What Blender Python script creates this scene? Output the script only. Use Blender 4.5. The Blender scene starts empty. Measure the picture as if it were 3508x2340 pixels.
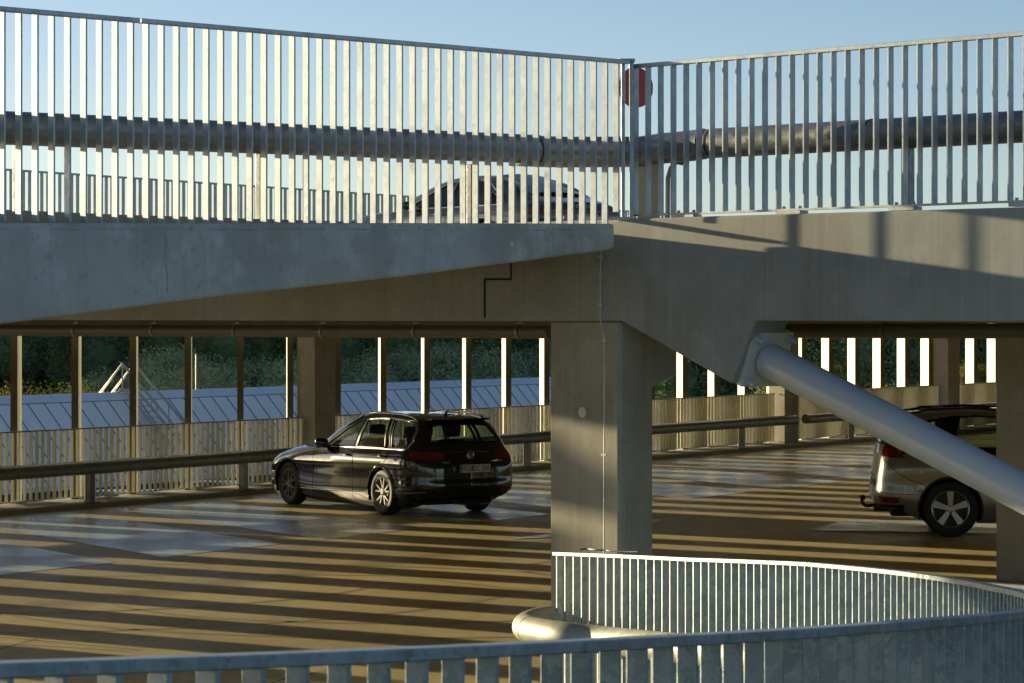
import bpy, bmesh, math, random
import numpy as np
from mathutils import Vector, Matrix

# ------------------------------------------------------------------ scene, camera, light
SC = bpy.context.scene
C = SC.collection
F = 10232.0            # focal length in photo pixels (3508 wide)
UC, VH = 1754.0, 1073.0
HC = 2.95              # camera height over the parking deck

cam = bpy.data.cameras.new('camera')
cam.sensor_width = 36.0
cam.lens = 36.0 * F / 3508.0
cam.shift_y = -(1170.0 - VH) / 3508.0
cam.clip_start = 0.1
cam.clip_end = 3000
co = bpy.data.objects.new('camera', cam)
C.objects.link(co)
co.location = (0, 0, HC)
co.rotation_euler = (math.radians(90), 0, 0)
SC.camera = co
cam.dof.use_dof = True
cam.dof.focus_distance = 34.0
cam.dof.aperture_fstop = 20.0

SUN_AZ, SUN_EL = 55.0, 6.8          # degrees to the left of the view axis, above the horizon
S = Vector((-math.sin(math.radians(SUN_AZ)) * math.cos(math.radians(SUN_EL)),
            math.cos(math.radians(SUN_AZ)) * math.cos(math.radians(SUN_EL)),
            math.sin(math.radians(SUN_EL))))
w = bpy.data.worlds.new("World")
SC.world = w
w.use_nodes = True
wn = w.node_tree.nodes
sky = wn.new('ShaderNodeTexSky')
sky.sky_type = 'NISHITA'
sky.sun_disc = False
sky.sun_elevation = math.radians(SUN_EL)
sky.sun_rotation = math.radians(-SUN_AZ)
sky.air_density = 0.55
sky.dust_density = 0.5
sky.ozone_density = 1.2
bg = wn['Background']
w.node_tree.links.new(sky.outputs[0], bg.inputs[0])
bg.inputs[1].default_value = 0.08

sun = bpy.data.lights.new('sun', 'SUN')
sun.energy = 5.0
sun.color = (1.0, 0.83, 0.50)
sun.angle = math.radians(0.5)
so = bpy.data.objects.new('sun', sun)
C.objects.link(so)
so.rotation_euler = S.to_track_quat('Z', 'Y').to_euler()

SC.view_settings.view_transform = 'Standard'
SC.view_settings.look = 'None'
SC.view_settings.gamma = 1.0
SC.view_settings.exposure = 1.0
SC.cycles.max_bounces = 8
SC.cycles.diffuse_bounces = 5
SC.cycles.glossy_bounces = 5
SC.cycles.sample_clamp_indirect = 6.0
SC.cycles.use_denoising = True

R = random.Random(7)

# ------------------------------------------------------------------ helpers
def px(u, v, Y):
    return Vector(((u - UC) / F * Y, Y, HC - (v - VH) / F * Y))

def gp(u, v, z=0.0):
    Y = (HC - z) * F / (v - VH)
    return Vector(((u - UC) / F * Y, Y, z))

def hit(u, P, d):
    """distance along P + r d (plan) at which it is seen in photo column u"""
    q = (u - UC) / F
    return (q * P[1] - P[0]) / (d[0] - q * d[1])

def tag(o, label=None, cat=None, group=None, kind=None):
    if label: o['label'] = label
    if cat: o['category'] = cat
    if group: o['group'] = group
    if kind: o['kind'] = kind
    return o

def thing(name, label, cat, loc=(0, 0, 0), group=None, rotz=0.0):
    o = bpy.data.objects.new(name, None)
    o.empty_display_size = 0.2
    C.objects.link(o)
    o.location = loc
    o.rotation_euler = (0, 0, rotz)
    return tag(o, label, cat, group)

class MB:
    def __init__(s):
        s.v = []; s.f = []; s.m = []
    def add(s, vs, fs, mi=0):
        b = len(s.v)
        s.v += [tuple(p) for p in vs]
        s.f += [tuple(b + i for i in f) for f in fs]
        s.m += [mi] * len(fs)
        return s
    def box(s, c, ax, ay, az, mi=0):
        """c centre, ax/ay/az half-extent vectors"""
        c = Vector(c); ax = Vector(ax); ay = Vector(ay); az = Vector(az)
        vs = [c + i * ax + j * ay + k * az for k in (-1, 1) for j in (-1, 1) for i in (-1, 1)]
        return s.add(vs, [(0, 2, 3, 1), (4, 5, 7, 6), (0, 1, 5, 4), (2, 6, 7, 3), (0, 4, 6, 2), (1, 3, 7, 5)], mi)
    def abox(s, x0, x1, y0, y1, z0, z1, mi=0):
        return s.box(((x0 + x1) / 2, (y0 + y1) / 2, (z0 + z1) / 2), ((x1 - x0) / 2, 0, 0), (0, (y1 - y0) / 2, 0), (0, 0, (z1 - z0) / 2), mi)
    def prism(s, pts, ext, mi=0):
        """polygon pts (3D, planar) extruded by vector ext"""
        ext = Vector(ext); n = len(pts)
        vs = [Vector(p) for p in pts] + [Vector(p) + ext for p in pts]
        fs = [tuple(range(n))[::-1], tuple(range(n, 2 * n))]
        for i in range(n):
            j = (i + 1) % n
            fs.append((i, j, n + j, n + i))
        return s.add(vs, fs, mi)
    def tube(s, path, r, n=16, caps=True, mi=0):
        P = [Vector(p) for p in path]
        rr = r if isinstance(r, (list, tuple)) else [r] * len(P)
        vs = []; fs = []
        prev = None
        for i, p in enumerate(P):
            t = (P[min(i + 1, len(P) - 1)] - P[max(i - 1, 0)]).normalized()
            if prev is None:
                a = t.cross(Vector((0, 0, 1)))
                if a.length < 1e-3: a = t.cross(Vector((1, 0, 0)))
                a.normalize()
            else:
                a = (prev - t * prev.dot(t)).normalized()
            prev = a
            b = t.cross(a)
            for k in range(n):
                g = 2 * math.pi * k / n
                vs.append(p + rr[i] * (math.cos(g) * a + math.sin(g) * b))
        for i in range(len(P) - 1):
            for k in range(n):
                l = (k + 1) % n
                fs.append((i * n + k, i * n + l, (i + 1) * n + l, (i + 1) * n + k))
        if caps:
            fs.append(tuple(range(n))[::-1])
            fs.append(tuple((len(P) - 1) * n + k for k in range(n)))
        return s.add(vs, fs, mi)
    def strip(s, path, prof, closed=False, mi=0):
        """sweep a rectangle-like profile (list of (side, up)) along a plan path; side is horizontal normal"""
        P = [Vector(p) for p in path]; n = len(prof); vs = []; fs = []
        for i, p in enumerate(P):
            t = P[min(i + 1, len(P) - 1)] - P[max(i - 1, 0)]
            sd = Vector((t.y, -t.x, 0)).normalized()
            for a, b in prof:
                vs.append(p + sd * a + Vector((0, 0, b)))
        for i in range(len(P) - 1):
            for k in range(n):
                l = (k + 1) % n
                fs.append((i * n + k, i * n + l, (i + 1) * n + l, (i + 1) * n + k))
        fs.append(tuple(range(n))[::-1])
        fs.append(tuple((len(P) - 1) * n + k for k in range(n)))
        return s.add(vs, fs, mi)
    def lathe(s, prof, c, ax, n=32, mi=0):
        """prof list of (r, h) round axis ax at c"""
        ax = Vector(ax).normalized()
        a = ax.cross(Vector((0, 0, 1)))
        if a.length < 1e-3: a = ax.cross(Vector((1, 0, 0)))
        a.normalize(); b = ax.cross(a); c = Vector(c)
        vs = []; fs = []; m = len(prof)
        for k in range(n):
            g = 2 * math.pi * k / n
            d = math.cos(g) * a + math.sin(g) * b
            for r, h in prof:
                vs.append(c + d * r + ax * h)
        for k in range(n):
            l = (k + 1) % n
            for j in range(m - 1):
                fs.append((k * m + j, k * m + j + 1, l * m + j + 1, l * m + j))
        return s.add(vs, fs, mi)
    def build(s, name, mats, parent=None, smooth=False, bevel=0.0, loc=None, angle=40):
        me = bpy.data.meshes.new(name)
        me.from_pydata(s.v, [], s.f)
        if not isinstance(mats, (list, tuple)): mats = [mats]
        for m in mats: me.materials.append(m)
        if len(mats) > 1:
            me.polygons.foreach_set('material_index', s.m)
        bm = bmesh.new(); bm.from_mesh(me)
        bmesh.ops.recalc_face_normals(bm, faces=bm.faces)
        if bevel > 0:
            es = [e for e in bm.edges if len(e.link_faces) == 2 and e.calc_face_angle(0) > 0.5]
            bmesh.ops.bevel(bm, geom=es, offset=bevel, segments=2, profile=0.5, affect='EDGES', clamp_overlap=True)
        bm.to_mesh(me); bm.free()
        if smooth:
            me.polygons.foreach_set('use_smooth', [True] * len(me.polygons))
            me.set_sharp_from_angle(angle=math.radians(angle))
        me.update()
        o = bpy.data.objects.new(name, me)
        C.objects.link(o)
        if parent is not None: o.parent = parent
        if loc is not None: o.location = loc
        return o

# ------------------------------------------------------------------ materials
def mat(name, base=(.5, .5, .5), rough=.5, metal=0., spec=.5, coat=0., noise=None, bump=None, streak=None, spangle=None, extra=None, rvar=0.):
    m = bpy.data.materials.new(name)
    m.use_nodes = True
    nt = m.node_tree; N = nt.nodes; L = nt.links
    b = N['Principled BSDF']
    b.inputs['Base Color'].default_value = (*base, 1)
    b.inputs['Roughness'].default_value = rough
    b.inputs['Metallic'].default_value = metal
    b.inputs['Specular IOR Level'].default_value = spec
    b.inputs['Coat Weight'].default_value = coat
    b.inputs['Coat Roughness'].default_value = .02
    geo = N.new('ShaderNodeNewGeometry')
    col = None
    def noise_node(scale, detail=6, vec=None, rough=.6):
        n = N.new('ShaderNodeTexNoise')
        n.inputs['Scale'].default_value = scale
        n.inputs['Detail'].default_value = detail
        n.inputs['Roughness'].default_value = rough
        L.new(vec or geo.outputs['Position'], n.inputs['Vector'])
        return n
    def mixc(a, fac, colr, mode='MIX'):
        x = N.new('ShaderNodeMix'); x.data_type = 'RGBA'; x.blend_type = mode
        if a is None: x.inputs[6].default_value = (*base, 1)
        else: L.new(a, x.inputs[6])
        x.inputs[7].default_value = (*colr, 1)
        L.new(fac, x.inputs[0])
        return x.outputs[2]
    def ramp(src, a, b_, lo=0., hi=1.):
        r = N.new('ShaderNodeMapRange')
        r.inputs[1].default_value = a; r.inputs[2].default_value = b_
        r.inputs[3].default_value = lo; r.inputs[4].default_value = hi
        L.new(src, r.inputs[0])
        return r.outputs[0]
    for (scale, colr, a, b_, amt) in (noise or []):
        n = noise_node(scale)
        col = mixc(col, ramp(n.outputs[0], a, b_, 0, amt), colr)
    for (sx, sz, colr, a, b_, amt) in (streak or []):
        mp = N.new('ShaderNodeMapping'); mp.inputs['Scale'].default_value = (sx, sx, sz)
        L.new(geo.outputs['Position'], mp.inputs['Vector'])
        n = noise_node(1.0, 5, mp.outputs[0])
        col = mixc(col, ramp(n.outputs[0], a, b_, 0, amt), colr)
    if spangle:
        sc_, colr, amt = spangle
        nz = noise_node(sc_ * 1.4, 2)
        mx = N.new('ShaderNodeMix'); mx.data_type = 'VECTOR'
        mx.inputs[0].default_value = .12
        L.new(geo.outputs['Position'], mx.inputs[4]); L.new(nz.outputs[1], mx.inputs[5])
        v = N.new('ShaderNodeTexVoronoi'); v.inputs['Scale'].default_value = sc_
        L.new(mx.outputs[1], v.inputs['Vector'])
        sp = N.new('ShaderNodeSeparateColor'); L.new(v.outputs['Color'], sp.inputs[0])
        col = mixc(col, ramp(sp.outputs[0], 0, 1, 0, amt), colr)
        L.new(ramp(sp.outputs[1], 0, 1, max(rough - .12, .05), rough + .12), b.inputs['Roughness'])
    elif rvar:
        n = noise_node(3.0, 5)
        L.new(ramp(n.outputs[0], .3, .7, max(rough - rvar, .02), rough + rvar), b.inputs['Roughness'])
    if extra: col = extra(N, L, geo, col, mixc, ramp, noise_node, b)
    if col is not None: L.new(col, b.inputs['Base Color'])
    if bump:
        sc_, st, di = bump
        n = noise_node(sc_, 8)
        bp = N.new('ShaderNodeBump')
        bp.inputs['Strength'].default_value = st; bp.inputs['Distance'].default_value = di
        L.new(n.outputs[0], bp.inputs['Height']); L.new(bp.outputs[0], b.inputs['Normal'])
    return m

def glass_mat(name, tint, gloss_rough=.02, ior=1.5, dark=0.0):
    m = bpy.data.materials.new(name); m.use_nodes = True
    nt = m.node_tree; N = nt.nodes; L = nt.links
    N.remove(N['Principled BSDF'])
    out = N['Material Output']
    tr = N.new('ShaderNodeBsdfTransparent'); tr.inputs[0].default_value = (*tint, 1)
    gl = N.new('ShaderNodeBsdfGlossy'); gl.inputs['Roughness'].default_value = gloss_rough
    fr = N.new('ShaderNodeFresnel'); fr.inputs[0].default_value = ior
    ge = N.new('ShaderNodeNewGeometry'); mr = N.new('ShaderNodeMapRange')
    mr.inputs[3].default_value = ior; mr.inputs[4].default_value = 1 / ior
    L.new(ge.outputs['Backfacing'], mr.inputs[0]); L.new(mr.outputs[0], fr.inputs[0])
    mx = N.new('ShaderNodeMixShader')
    L.new(fr.outputs[0], mx.inputs[0]); L.new(tr.outputs[0], mx.inputs[1]); L.new(gl.outputs[0], mx.inputs[2])
    L.new(mx.outputs[0], out.inputs[0])
    return m

M = {}
M['concrete'] = mat('concrete', (.335, .35, .335), .75, spec=.3,
    noise=[(1.1, (.26, .26, .235), .42, .68, .8), (4.5, (.46, .465, .45), .5, .75, .45), (22, (.15, .145, .125), .60, .76, .45), (.45, (.30, .265, .19), .48, .68, .6)],
    streak=[(38, .9, (.42, .435, .42), .52, .70, .38), (9, .35, (.19, .185, .165), .54, .74, .4)], bump=(70, .12, .006))
M['concrete_pale'] = mat('concrete_pale', (.46, .485, .475), .7, spec=.35,
    noise=[(.9, (.33, .35, .335), .42, .62, .9), (3.2, (.60, .63, .62), .50, .68, .8), (14, (.17, .17, .16), .58, .74, .5), (.5, (.38, .35, .25), .50, .66, .5)],
    streak=[(22, 1.4, (.33, .335, .32), .54, .70, .5)], bump=(50, .15, .008))
M['galv_low'] = mat('weathered_galvanised_tube', (.40, .40, .35), .55, metal=.4, spangle=(20, (.50, .50, .46), .5),
    noise=[(6, (.30, .29, .24), .45, .7, .6)])
M['concrete_warm'] = mat('weathered_warm_concrete', (.40, .375, .31), .75, spec=.3,
    noise=[(1.3, (.29, .27, .22), .42, .64, .9), (4.5, (.48, .465, .41), .5, .72, .5), (20, (.22, .20, .16), .60, .76, .45), (.7, (.30, .25, .16), .5, .66, .6)],
    streak=[(30, .8, (.46, .44, .38), .52, .70, .45), (7, .4, (.24, .22, .17), .54, .72, .5)], bump=(60, .14, .006))
M['galv_bounce_lit'] = mat('bounce_lit_galvanised_steel', (.72, .70, .56), .5, metal=.2, noise=[(1.3, (.56, .54, .43), .42, .66, .8)])  # pale warm colour stands in for light bounced off the blades
M['galv_sky_tint'] = mat('sky_tinted_galvanised_tube', (.24, .36, .62), .45, metal=.1)  # blue of the reflected sky put into the tube colour
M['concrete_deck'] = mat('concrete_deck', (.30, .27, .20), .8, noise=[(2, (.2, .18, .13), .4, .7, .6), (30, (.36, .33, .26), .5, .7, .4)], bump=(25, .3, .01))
M['galv'] = mat('galvanised_steel', (.42, .455, .465), .46, metal=.65, spangle=(34, (.50, .54, .55), .4),
    noise=[(2.5, (.27, .31, .34), .45, .7, .6)])
M['galv_near'] = mat('galvanised_steel_spangled', (.27, .325, .345), .45, metal=.55, spangle=(26, (.44, .50, .52), .7),
    noise=[(6, (.18, .23, .25), .42, .66, .7), (60, (.55, .60, .62), .62, .75, .5)])
M['galv_tube'] = mat('galvanised_tube', (.22, .235, .235), .42, metal=.6, spangle=(20, (.32, .34, .34), .5),
    noise=[(1.6, (.15, .14, .11), .42, .68, .7), (12, (.36, .37, .36), .58, .72, .4)], bump=(14, .15, .006))
M['fin'] = mat('painted_metal_blade', (.80, .76, .62), .45, spec=.4, noise=[(3, (.72, .68, .54), .45, .7, .4)])
M['fin_edge_shade'] = mat('shade_brown_blade_edge', (.10, .085, .045), .5)  # brown stands in for the shade on the blade ends
M['strut'] = mat('white_painted_steel', (.50, .54, .58), .38, spec=.5, noise=[(2.2, (.44, .475, .51), .45, .7, .5), (60, (.5, .48, .42), .66, .74, .35)], bump=(120, .08, .002))
M['stub'] = mat('stub_concrete', (.50, .44, .32), .8)
M['plate_paint'] = mat('pale_painted_steel', (.62, .63, .60), .45)
M['drain'] = mat('drain_pipe_grey', (.13, .11, .08), .45, noise=[(4, (.09, .08, .06), .45, .7, .5)])
M['dark'] = mat('dark_gap', (.015, .014, .012), .9)
M['stain'] = mat('dark_stain', (.22, .19, .14), .9)
M['white_plastic'] = mat('white_plastic', (.62, .60, .56), .5)
M['rubber'] = mat('rubber', (.018, .017, .016), .7, bump=(60, .3, .002))
M['rim'] = mat('alloy_rim', (.20, .195, .18), .55, spec=.2, metal=.1)
M['rim_dark'] = mat('alloy_rim_worn', (.45, .44, .41), .3, metal=.9)
M['rim_in'] = mat('dark_brake_metal', (.06, .06, .06), .5, metal=.6)  # dark metal of brake discs, exhaust and plate seal
M['black_paint'] = mat('black_car_paint', (.008, .008, .009), .12, spec=.5, coat=1.0)
M['bronze_paint'] = mat('bronze_car_paint', (.32, .305, .25), .28, metal=.5, spec=.5, coat=1.0)
M['grey_paint'] = mat('dark_grey_car_paint', (.045, .05, .06), .25, metal=.5, spec=.5, coat=1.0)
M['silver_paint'] = mat('silver_car_paint', (.42, .46, .52), .3, metal=.5, coat=1.0)
M['blue_paint'] = mat('blue_car_paint', (.12, .18, .30), .3, metal=.4, coat=1.0)
M['trim'] = mat('black_plastic_trim', (.02, .02, .019), .5)
M['frame_black'] = mat('window_frame_black', (.006, .006, .006), .35, spec=.12)
M['chrome'] = mat('chrome', (.85, .85, .85), .12, metal=1.0)
M['glass'] = glass_mat('car_glass', (.66, .76, .64))
M['glass_dark'] = glass_mat('car_glass_dark', (.22, .25, .23))
M['glass_mid'] = glass_mat('car_glass_mid', (.48, .54, .46))
M['red_lamp'] = mat('red_lamp', (.22, .008, .005), .15, coat=1.0, noise=[(30, (.09, .004, .003), .45, .6, .8)])
M['red_dark'] = mat('dark_red_lamp', (.20, .008, .005), .12, coat=1.0, noise=[(22, (.05, .004, .003), .45, .6, .8)])
M['clear_lamp'] = mat('clear_lamp', (.55, .52, .5), .15, coat=1.0)
M['seat'] = mat('seat_fabric', (.03, .03, .028), .8)
M['plate_white'] = mat('plate_white', (.68, .68, .62), .4)
M['plate_yellow'] = mat('plate_yellow', (.72, .48, .04), .4)
M['plate_blue'] = mat('plate_blue', (.03, .09, .45), .4)
M['ink'] = mat('plate_ink', (.02, .02, .02), .5)
M['sign_red'] = mat('sign_red', (.52, .022, .010), .35)
M['sign_rim'] = mat('sign_rim', (.22, .02, .02), .4)
M['roof'] = mat('standing_seam_roof', (.94, .91, .88), .6, metal=.0, noise=[(.5, (.96, .94, .92), .4, .7, .6), (5, (.86, .85, .84), .5, .7, .4)])
M['roof_flash'] = mat('roof_flashing', (.82, .86, .90), .4, metal=.15)
M['seam'] = mat('roof_seam', (.20, .23, .30), .5, metal=.3)
M['wall_white'] = mat('white_wall_cladding', (.55, .58, .62), .6)
M['wall_shade_dark'] = mat('shade_dark_wall', (.06, .065, .07), .7)  # shade below the eave put into the wall colour
M['timber'] = mat('galvanised_ladder_steel', (.62, .55, .42), .4, metal=.5)
M['asphalt'] = mat('asphalt', (.07, .075, .08), .85, noise=[(2, (.05, .05, .055), .4, .7, .5)])
M['grass'] = mat('grass_ground', (.05, .065, .025), .95, noise=[(.3, (.035, .05, .02), .4, .7, .7)])
M['bark'] = mat('bark', (.09, .07, .05), .9)

def leaf_mat(name, a, b_, c):
    def ex(N, L, geo, col, mixc, ramp, noise_node, bs):
        oi = N.new('ShaderNodeObjectInfo')
        n = noise_node(.9, 4); col = mixc(None, ramp(n.outputs[0], .35, .65, 0, 1), b_)
        n2 = noise_node(6, 2); col = mixc(col, ramp(n2.outputs[0], .5, .72, 0, .7), c)
        return mixc(col, ramp(oi.outputs['Random'], 0, 1, 0, .5), b_)
    m = mat(name, a, .75, spec=.1, extra=ex)
    N = m.node_tree.nodes; L = m.node_tree.links
    tc = N.new('ShaderNodeTexCoord'); vt = N.new('ShaderNodeVectorTransform'); vt.vector_type = 'VECTOR'; vt.convert_from = 'OBJECT'; vt.convert_to = 'WORLD'
    L.new(tc.outputs['Object'], vt.inputs[0])
    n1 = N.new('ShaderNodeVectorMath'); n1.operation = 'NORMALIZE'; L.new(vt.outputs[0], n1.inputs[0])
    ge = N.new('ShaderNodeNewGeometry'); sc1 = N.new('ShaderNodeVectorMath'); sc1.operation = 'SCALE'; sc1.inputs['Scale'].default_value = .35; L.new(ge.outputs['Normal'], sc1.inputs[0])
    ad = N.new('ShaderNodeVectorMath'); ad.operation = 'ADD'; L.new(n1.outputs[0], ad.inputs[0]); L.new(sc1.outputs[0], ad.inputs[1])
    n3 = N.new('ShaderNodeVectorMath'); n3.operation = 'NORMALIZE'; L.new(ad.outputs[0], n3.inputs[0])
    L.new(n3.outputs[0], N['Principled BSDF'].inputs['Normal'])
    bs = m.node_tree.nodes['Principled BSDF']
    N = m.node_tree.nodes; L = m.node_tree.links
    tl = N.new('ShaderNodeBsdfTranslucent'); tl.inputs[0].default_value = (a[0] * 1.6, a[1] * 1.7, a[2] * 1.0, 1)
    mx = N.new('ShaderNodeMixShader'); mx.inputs[0].default_value = .1
    L.new(bs.outputs[0], mx.inputs[1]); L.new(tl.outputs[0], mx.inputs[2])
    L.new(mx.outputs[0], N['Material Output'].inputs[0])
    return m
M['leaf_willow'] = leaf_mat('willow_leaves', (.44, .52, .27), (.33, .41, .22), (.50, .57, .31))
M['leaf_dark'] = leaf_mat('woodland_leaves', (.29, .37, .16), (.20, .28, .13), (.35, .43, .18))
M['leaf_gold'] = leaf_mat('golden_leaves', (.20, .19, .045), (.14, .14, .04), (.30, .26, .06))

def floor_extra(N, L, geo, col, mixc, ramp, noise_node, bs):
    # long scuffs and tyre swirls in the coating, plus gloss variation
    wv = N.new('ShaderNodeTexWave'); wv.inputs['Scale'].default_value = .55
    wv.inputs['Distortion'].default_value = 14; wv.inputs['Detail'].default_value = 4; wv.inputs['Detail Scale'].default_value = .8
    L.new(geo.outputs['Position'], wv.inputs['Vector'])
    col = mixc(col, ramp(wv.outputs[1], .80, 1.0, 0, .14), (.30, .25, .14))
    n = noise_node(.55, 6)
    L.new(ramp(n.outputs[0], .35, .65, .36, .52), bs.inputs['Roughness'])
    return col
M['floor'] = mat('coated_floor', (.67, .55, .28), .48, spec=.2, noise=[(.25, (.48, .41, .235), .4, .65, .8), (1.7, (.72, .61, .34), .5, .72, .6), (9, (.44, .375, .20), .55, .75, .55)], bump=(50, .55, .012), extra=floor_extra)
def bay_extra(N, L, geo, col, mixc, ramp, noise_node, bs):
    n = noise_node(.8, 6)
    L.new(ramp(n.outputs[0], .35, .65, .22, .36), bs.inputs['Roughness'])
    return col
M['scuff'] = mat('tyre_scuffed_floor', (.40, .335, .19), .4, spec=.25, noise=[(5, (.50, .42, .25), .4, .65, .9)])
M['bay'] = mat('grey_floor_paint', (.58, .63, .63), .3, spec=.3, noise=[(1.2, (.48, .53, .53), .4, .68, .8), (8, (.52, .54, .54), .55, .75, .5), (.4, (.42, .41, .34), .5, .7, .4)], bump=(50, .22, .005), extra=bay_extra)

# ------------------------------------------------------------------ ground, parking deck
FD = Vector((.527, .850, 0)).normalized()         # direction of the far facade
FN = Vector((-FD.y, FD.x, 0))                     # outward normal of the facade
F0 = Vector((-7.4, 44.2, 0))
def fac(t, out=0., z=0.):
    p = F0 + FD * t + FN * out
    return Vector((p.x, p.y, z))

g = MB(); g.add([(-600, -100, -3.5), (700, -100, -3.5), (700, 1400, -3.5), (-600, 1400, -3.5)], [(0, 1, 2, 3)])
tag(g.build('ground', M['grass']), kind='structure')
g = MB(); g.prism([fac(-60, 2, -3.49), fac(90, 2, -3.49), fac(90, 36, -3.49), fac(-60, 36, -3.49)], (0, 0, -.006))
tag(g.build('road', M['asphalt']), kind='structure')

CP = Vector((.88, 22.7, 0))                       # plan corner of the ramp opening
DR = Vector((.72, -.70, 0)).normalized()          # along the right beam
DL = Vector((-.69, -.725, 0)).normalized()        # along the left edge
NB = Vector((.70, .72, 0)).normalized()           # into the deck, behind the right beam

# main deck slab: parking level (z = 0)
fl = [fac(-26, .55), fac(56, .55), fac(56, -9) + Vector((30, -30, 0)), CP + DR * 12, CP - DR * .9, CP - DR * 3 + DL * 1.0, CP + DL * 14, Vector((-22, 12, 0))]
g = MB(); g.prism([Vector((p.x, p.y, 0)) for p in fl], (0, 0, -.3))
tag(g.build('floor', M['floor']), kind='structure')

# painted bays, laid 4 mm proud of the floor
BD = Vector((-.51, .86, 0)).normalized()
def far_bay(p0, p1):
    # from its open end back to the kerb of the facade
    out = []
    for p in (p1, p0):
        v = p - F0
        tt = (-FN.dot(v) - .75) / BD.dot(FN)
        out.append(p + BD * tt)
    return [p0, p1, out[0], out[1]]
bays = []
A1 = Vector((-2.94, 38.16, 0)); pitch = 3.33; bw = 2.42
bay_i = 0
def add_poly(pts, z=.004):
    global bay_i
    g = MB(); g.add([Vector((p.x, p.y, z)) for p in pts], [tuple(range(len(pts)))])
    o = g.build('floor_marking', M['bay'])
    tag(o, kind='structure')
for k in range(-4, 9):
    p1 = A1 + FD * pitch * k
    p0 = p1 - FD * bw
    add_poly(far_bay(p0, p1))
# bays on the near side of the lane
N0 = gp(2348, 1771)
for k in range(-1, 5):
    p = N0 + FD * pitch * (k - 0)
    q = p - FD * bw
    e = (FD * .3 + Vector((.62, -.78, 0)) * 5)
    if k >= 5: add_poly([q, p, p + e, q + e])
add_poly([gp(1736, 1849), gp(2348, 1771), gp(2140, 1800), gp(1905, 1842)], .008)
for pts in (((2767, 1819), (2900, 1784), (3500, 1788), (3560, 1832)),):
    add_poly([gp(*p) for p in pts], .012)
# joints sawn in the coating, near left
g = MB()
for a, b_ in (((0, 2225), (125, 2188)), ((0, 2183), (480, 2228)), ((0, 2205), (440, 2232)), ((930, 2338), (1150, 2290))):
    A = gp(*a); B = gp(*b_); t = (B - A).normalized() * 1; n = Vector((-t.y, t.x, 0)) * .008
    g.add([A - n + Vector((0, 0, .003)), B - n + Vector((0, 0, .003)), B + n + Vector((0, 0, .003)), A + n + Vector((0, 0, .003))], [(0, 1, 2, 3)])
tag(g.build('floor_joint', M['dark']), kind='structure')

# tyre scuffs left by cars turning
def scuff(cx, cy, rad, a0, a1, w_):
    g = MB(); vs = []; fs = []; n_ = 26
    for i_ in range(n_ + 1):
        a = math.radians(a0 + (a1 - a0) * i_ / n_); ww = w_ * (.35 + .65 * math.sin(math.pi * i_ / n_))
        for q_ in (-1, 1):
            vs.append((cx + (rad + ww * q_) * math.cos(a), cy + (rad + ww * q_) * math.sin(a), .0025))
    for i_ in range(n_): fs.append((2 * i_, 2 * i_ + 1, 2 * i_ + 3, 2 * i_ + 2))
    g.add(vs, fs); tag(g.build('tyre_mark', M['scuff']), kind='structure')
for a_ in ((-1.2, 31.5, 3.1, 200, 330, .05), (-1.0, 31.8, 4.7, 190, 300, .045), (-5.5, 33.5, 4.2, 250, 350, .05), (-5.4, 33.2, 5.7, 255, 340, .05), (1.6, 34.5, 1.5, 80, 290, .06), (3.8, 36.0, 5.5, 200, 290, .05), (-2.8, 27.2, 6.5, 40, 110, .05), (-3.4, 28.8, 6.3, 35, 100, .04)):
    scuff(*a_)

# low kerb under the facade railing
g = MB(); g.prism([fac(-26, .50, 0), fac(-26, -.42, 0), fac(-26, -.42, .07), fac(-26, -.38, .09), fac(-26, .50, .09)], FD * 80)
tag(g.build('kerb', M['concrete_deck']), kind='structure')

# upper deck (roof of this level), slightly falling towards the ramp
def zup(p):
    d = max(0, min(1, (CP - Vector((p.x, p.y, 0))).dot(-FN) * -1 / 20.0))
    return 3.47 + .36 * max(0., min(1., (Vector((p.x, p.y, 0)) - CP).dot(FN) / 17.0))
up = [fac(-12.9, 0), fac(60, .0), fac(60, -8) + Vector((30, -30, 0)), CP + DR * 14 + NB * .39, CP + NB * .39 + DR * -.01, CP - DR * 5.2 + NB * .39, CP - DR * 5.2, Vector((-5.6, 18.4, 0)), Vector((-7.4, 14, 0)), Vector((-12.5, 21.5, 0)), Vector((-9.0, 28.7, 0)), fac(-12.9, -6.6)]
g = MB()
top = [Vector((p.x, p.y, zup(p))) for p in up]; bot = [Vector((p.x, p.y, zup(p) - .28)) for p in up]
n = len(up)
g.add(top + bot, [tuple(range(n)), tuple(range(n, 2 * n))[::-1]] + [(i, n + i, n + (i + 1) % n, (i + 1) % n) for i in range(n)])
tag(g.build('upper_deck_slab', M['concrete_deck']), 'pale concrete upper parking deck carried over the lower deck by the beams', 'deck slab')

# ------------------------------------------------------------------ concrete frame
ZB, ZT = 2.885, 3.668
def onbeam(u, v):
    d = hit(u, CP, DR); p = CP + DR * d
    return Vector((p.x, p.y, HC - (v - VH) / F * p.y))
g = MB()
pts = [Vector((*(CP - DR * 11).xy, ZB)), onbeam(2130, 1101), onbeam(2500, 1312), onbeam(2509, 1309), onbeam(2590, 1099), Vector((*(CP + DR * 9).xy, ZB)),
       Vector((*(CP + DR * 9).xy, ZT)), Vector((*(CP - DR * .15).xy, ZT)), Vector((*(CP - DR * 11).xy, 3.64))]
g.prism(pts, NB * .38)
beam = g.build('edge_beam', M['concrete'], bevel=.012)
tag(beam, 'long grey concrete beam with a wedge-shaped corbel, spanning above the pillar', 'beam')
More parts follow.
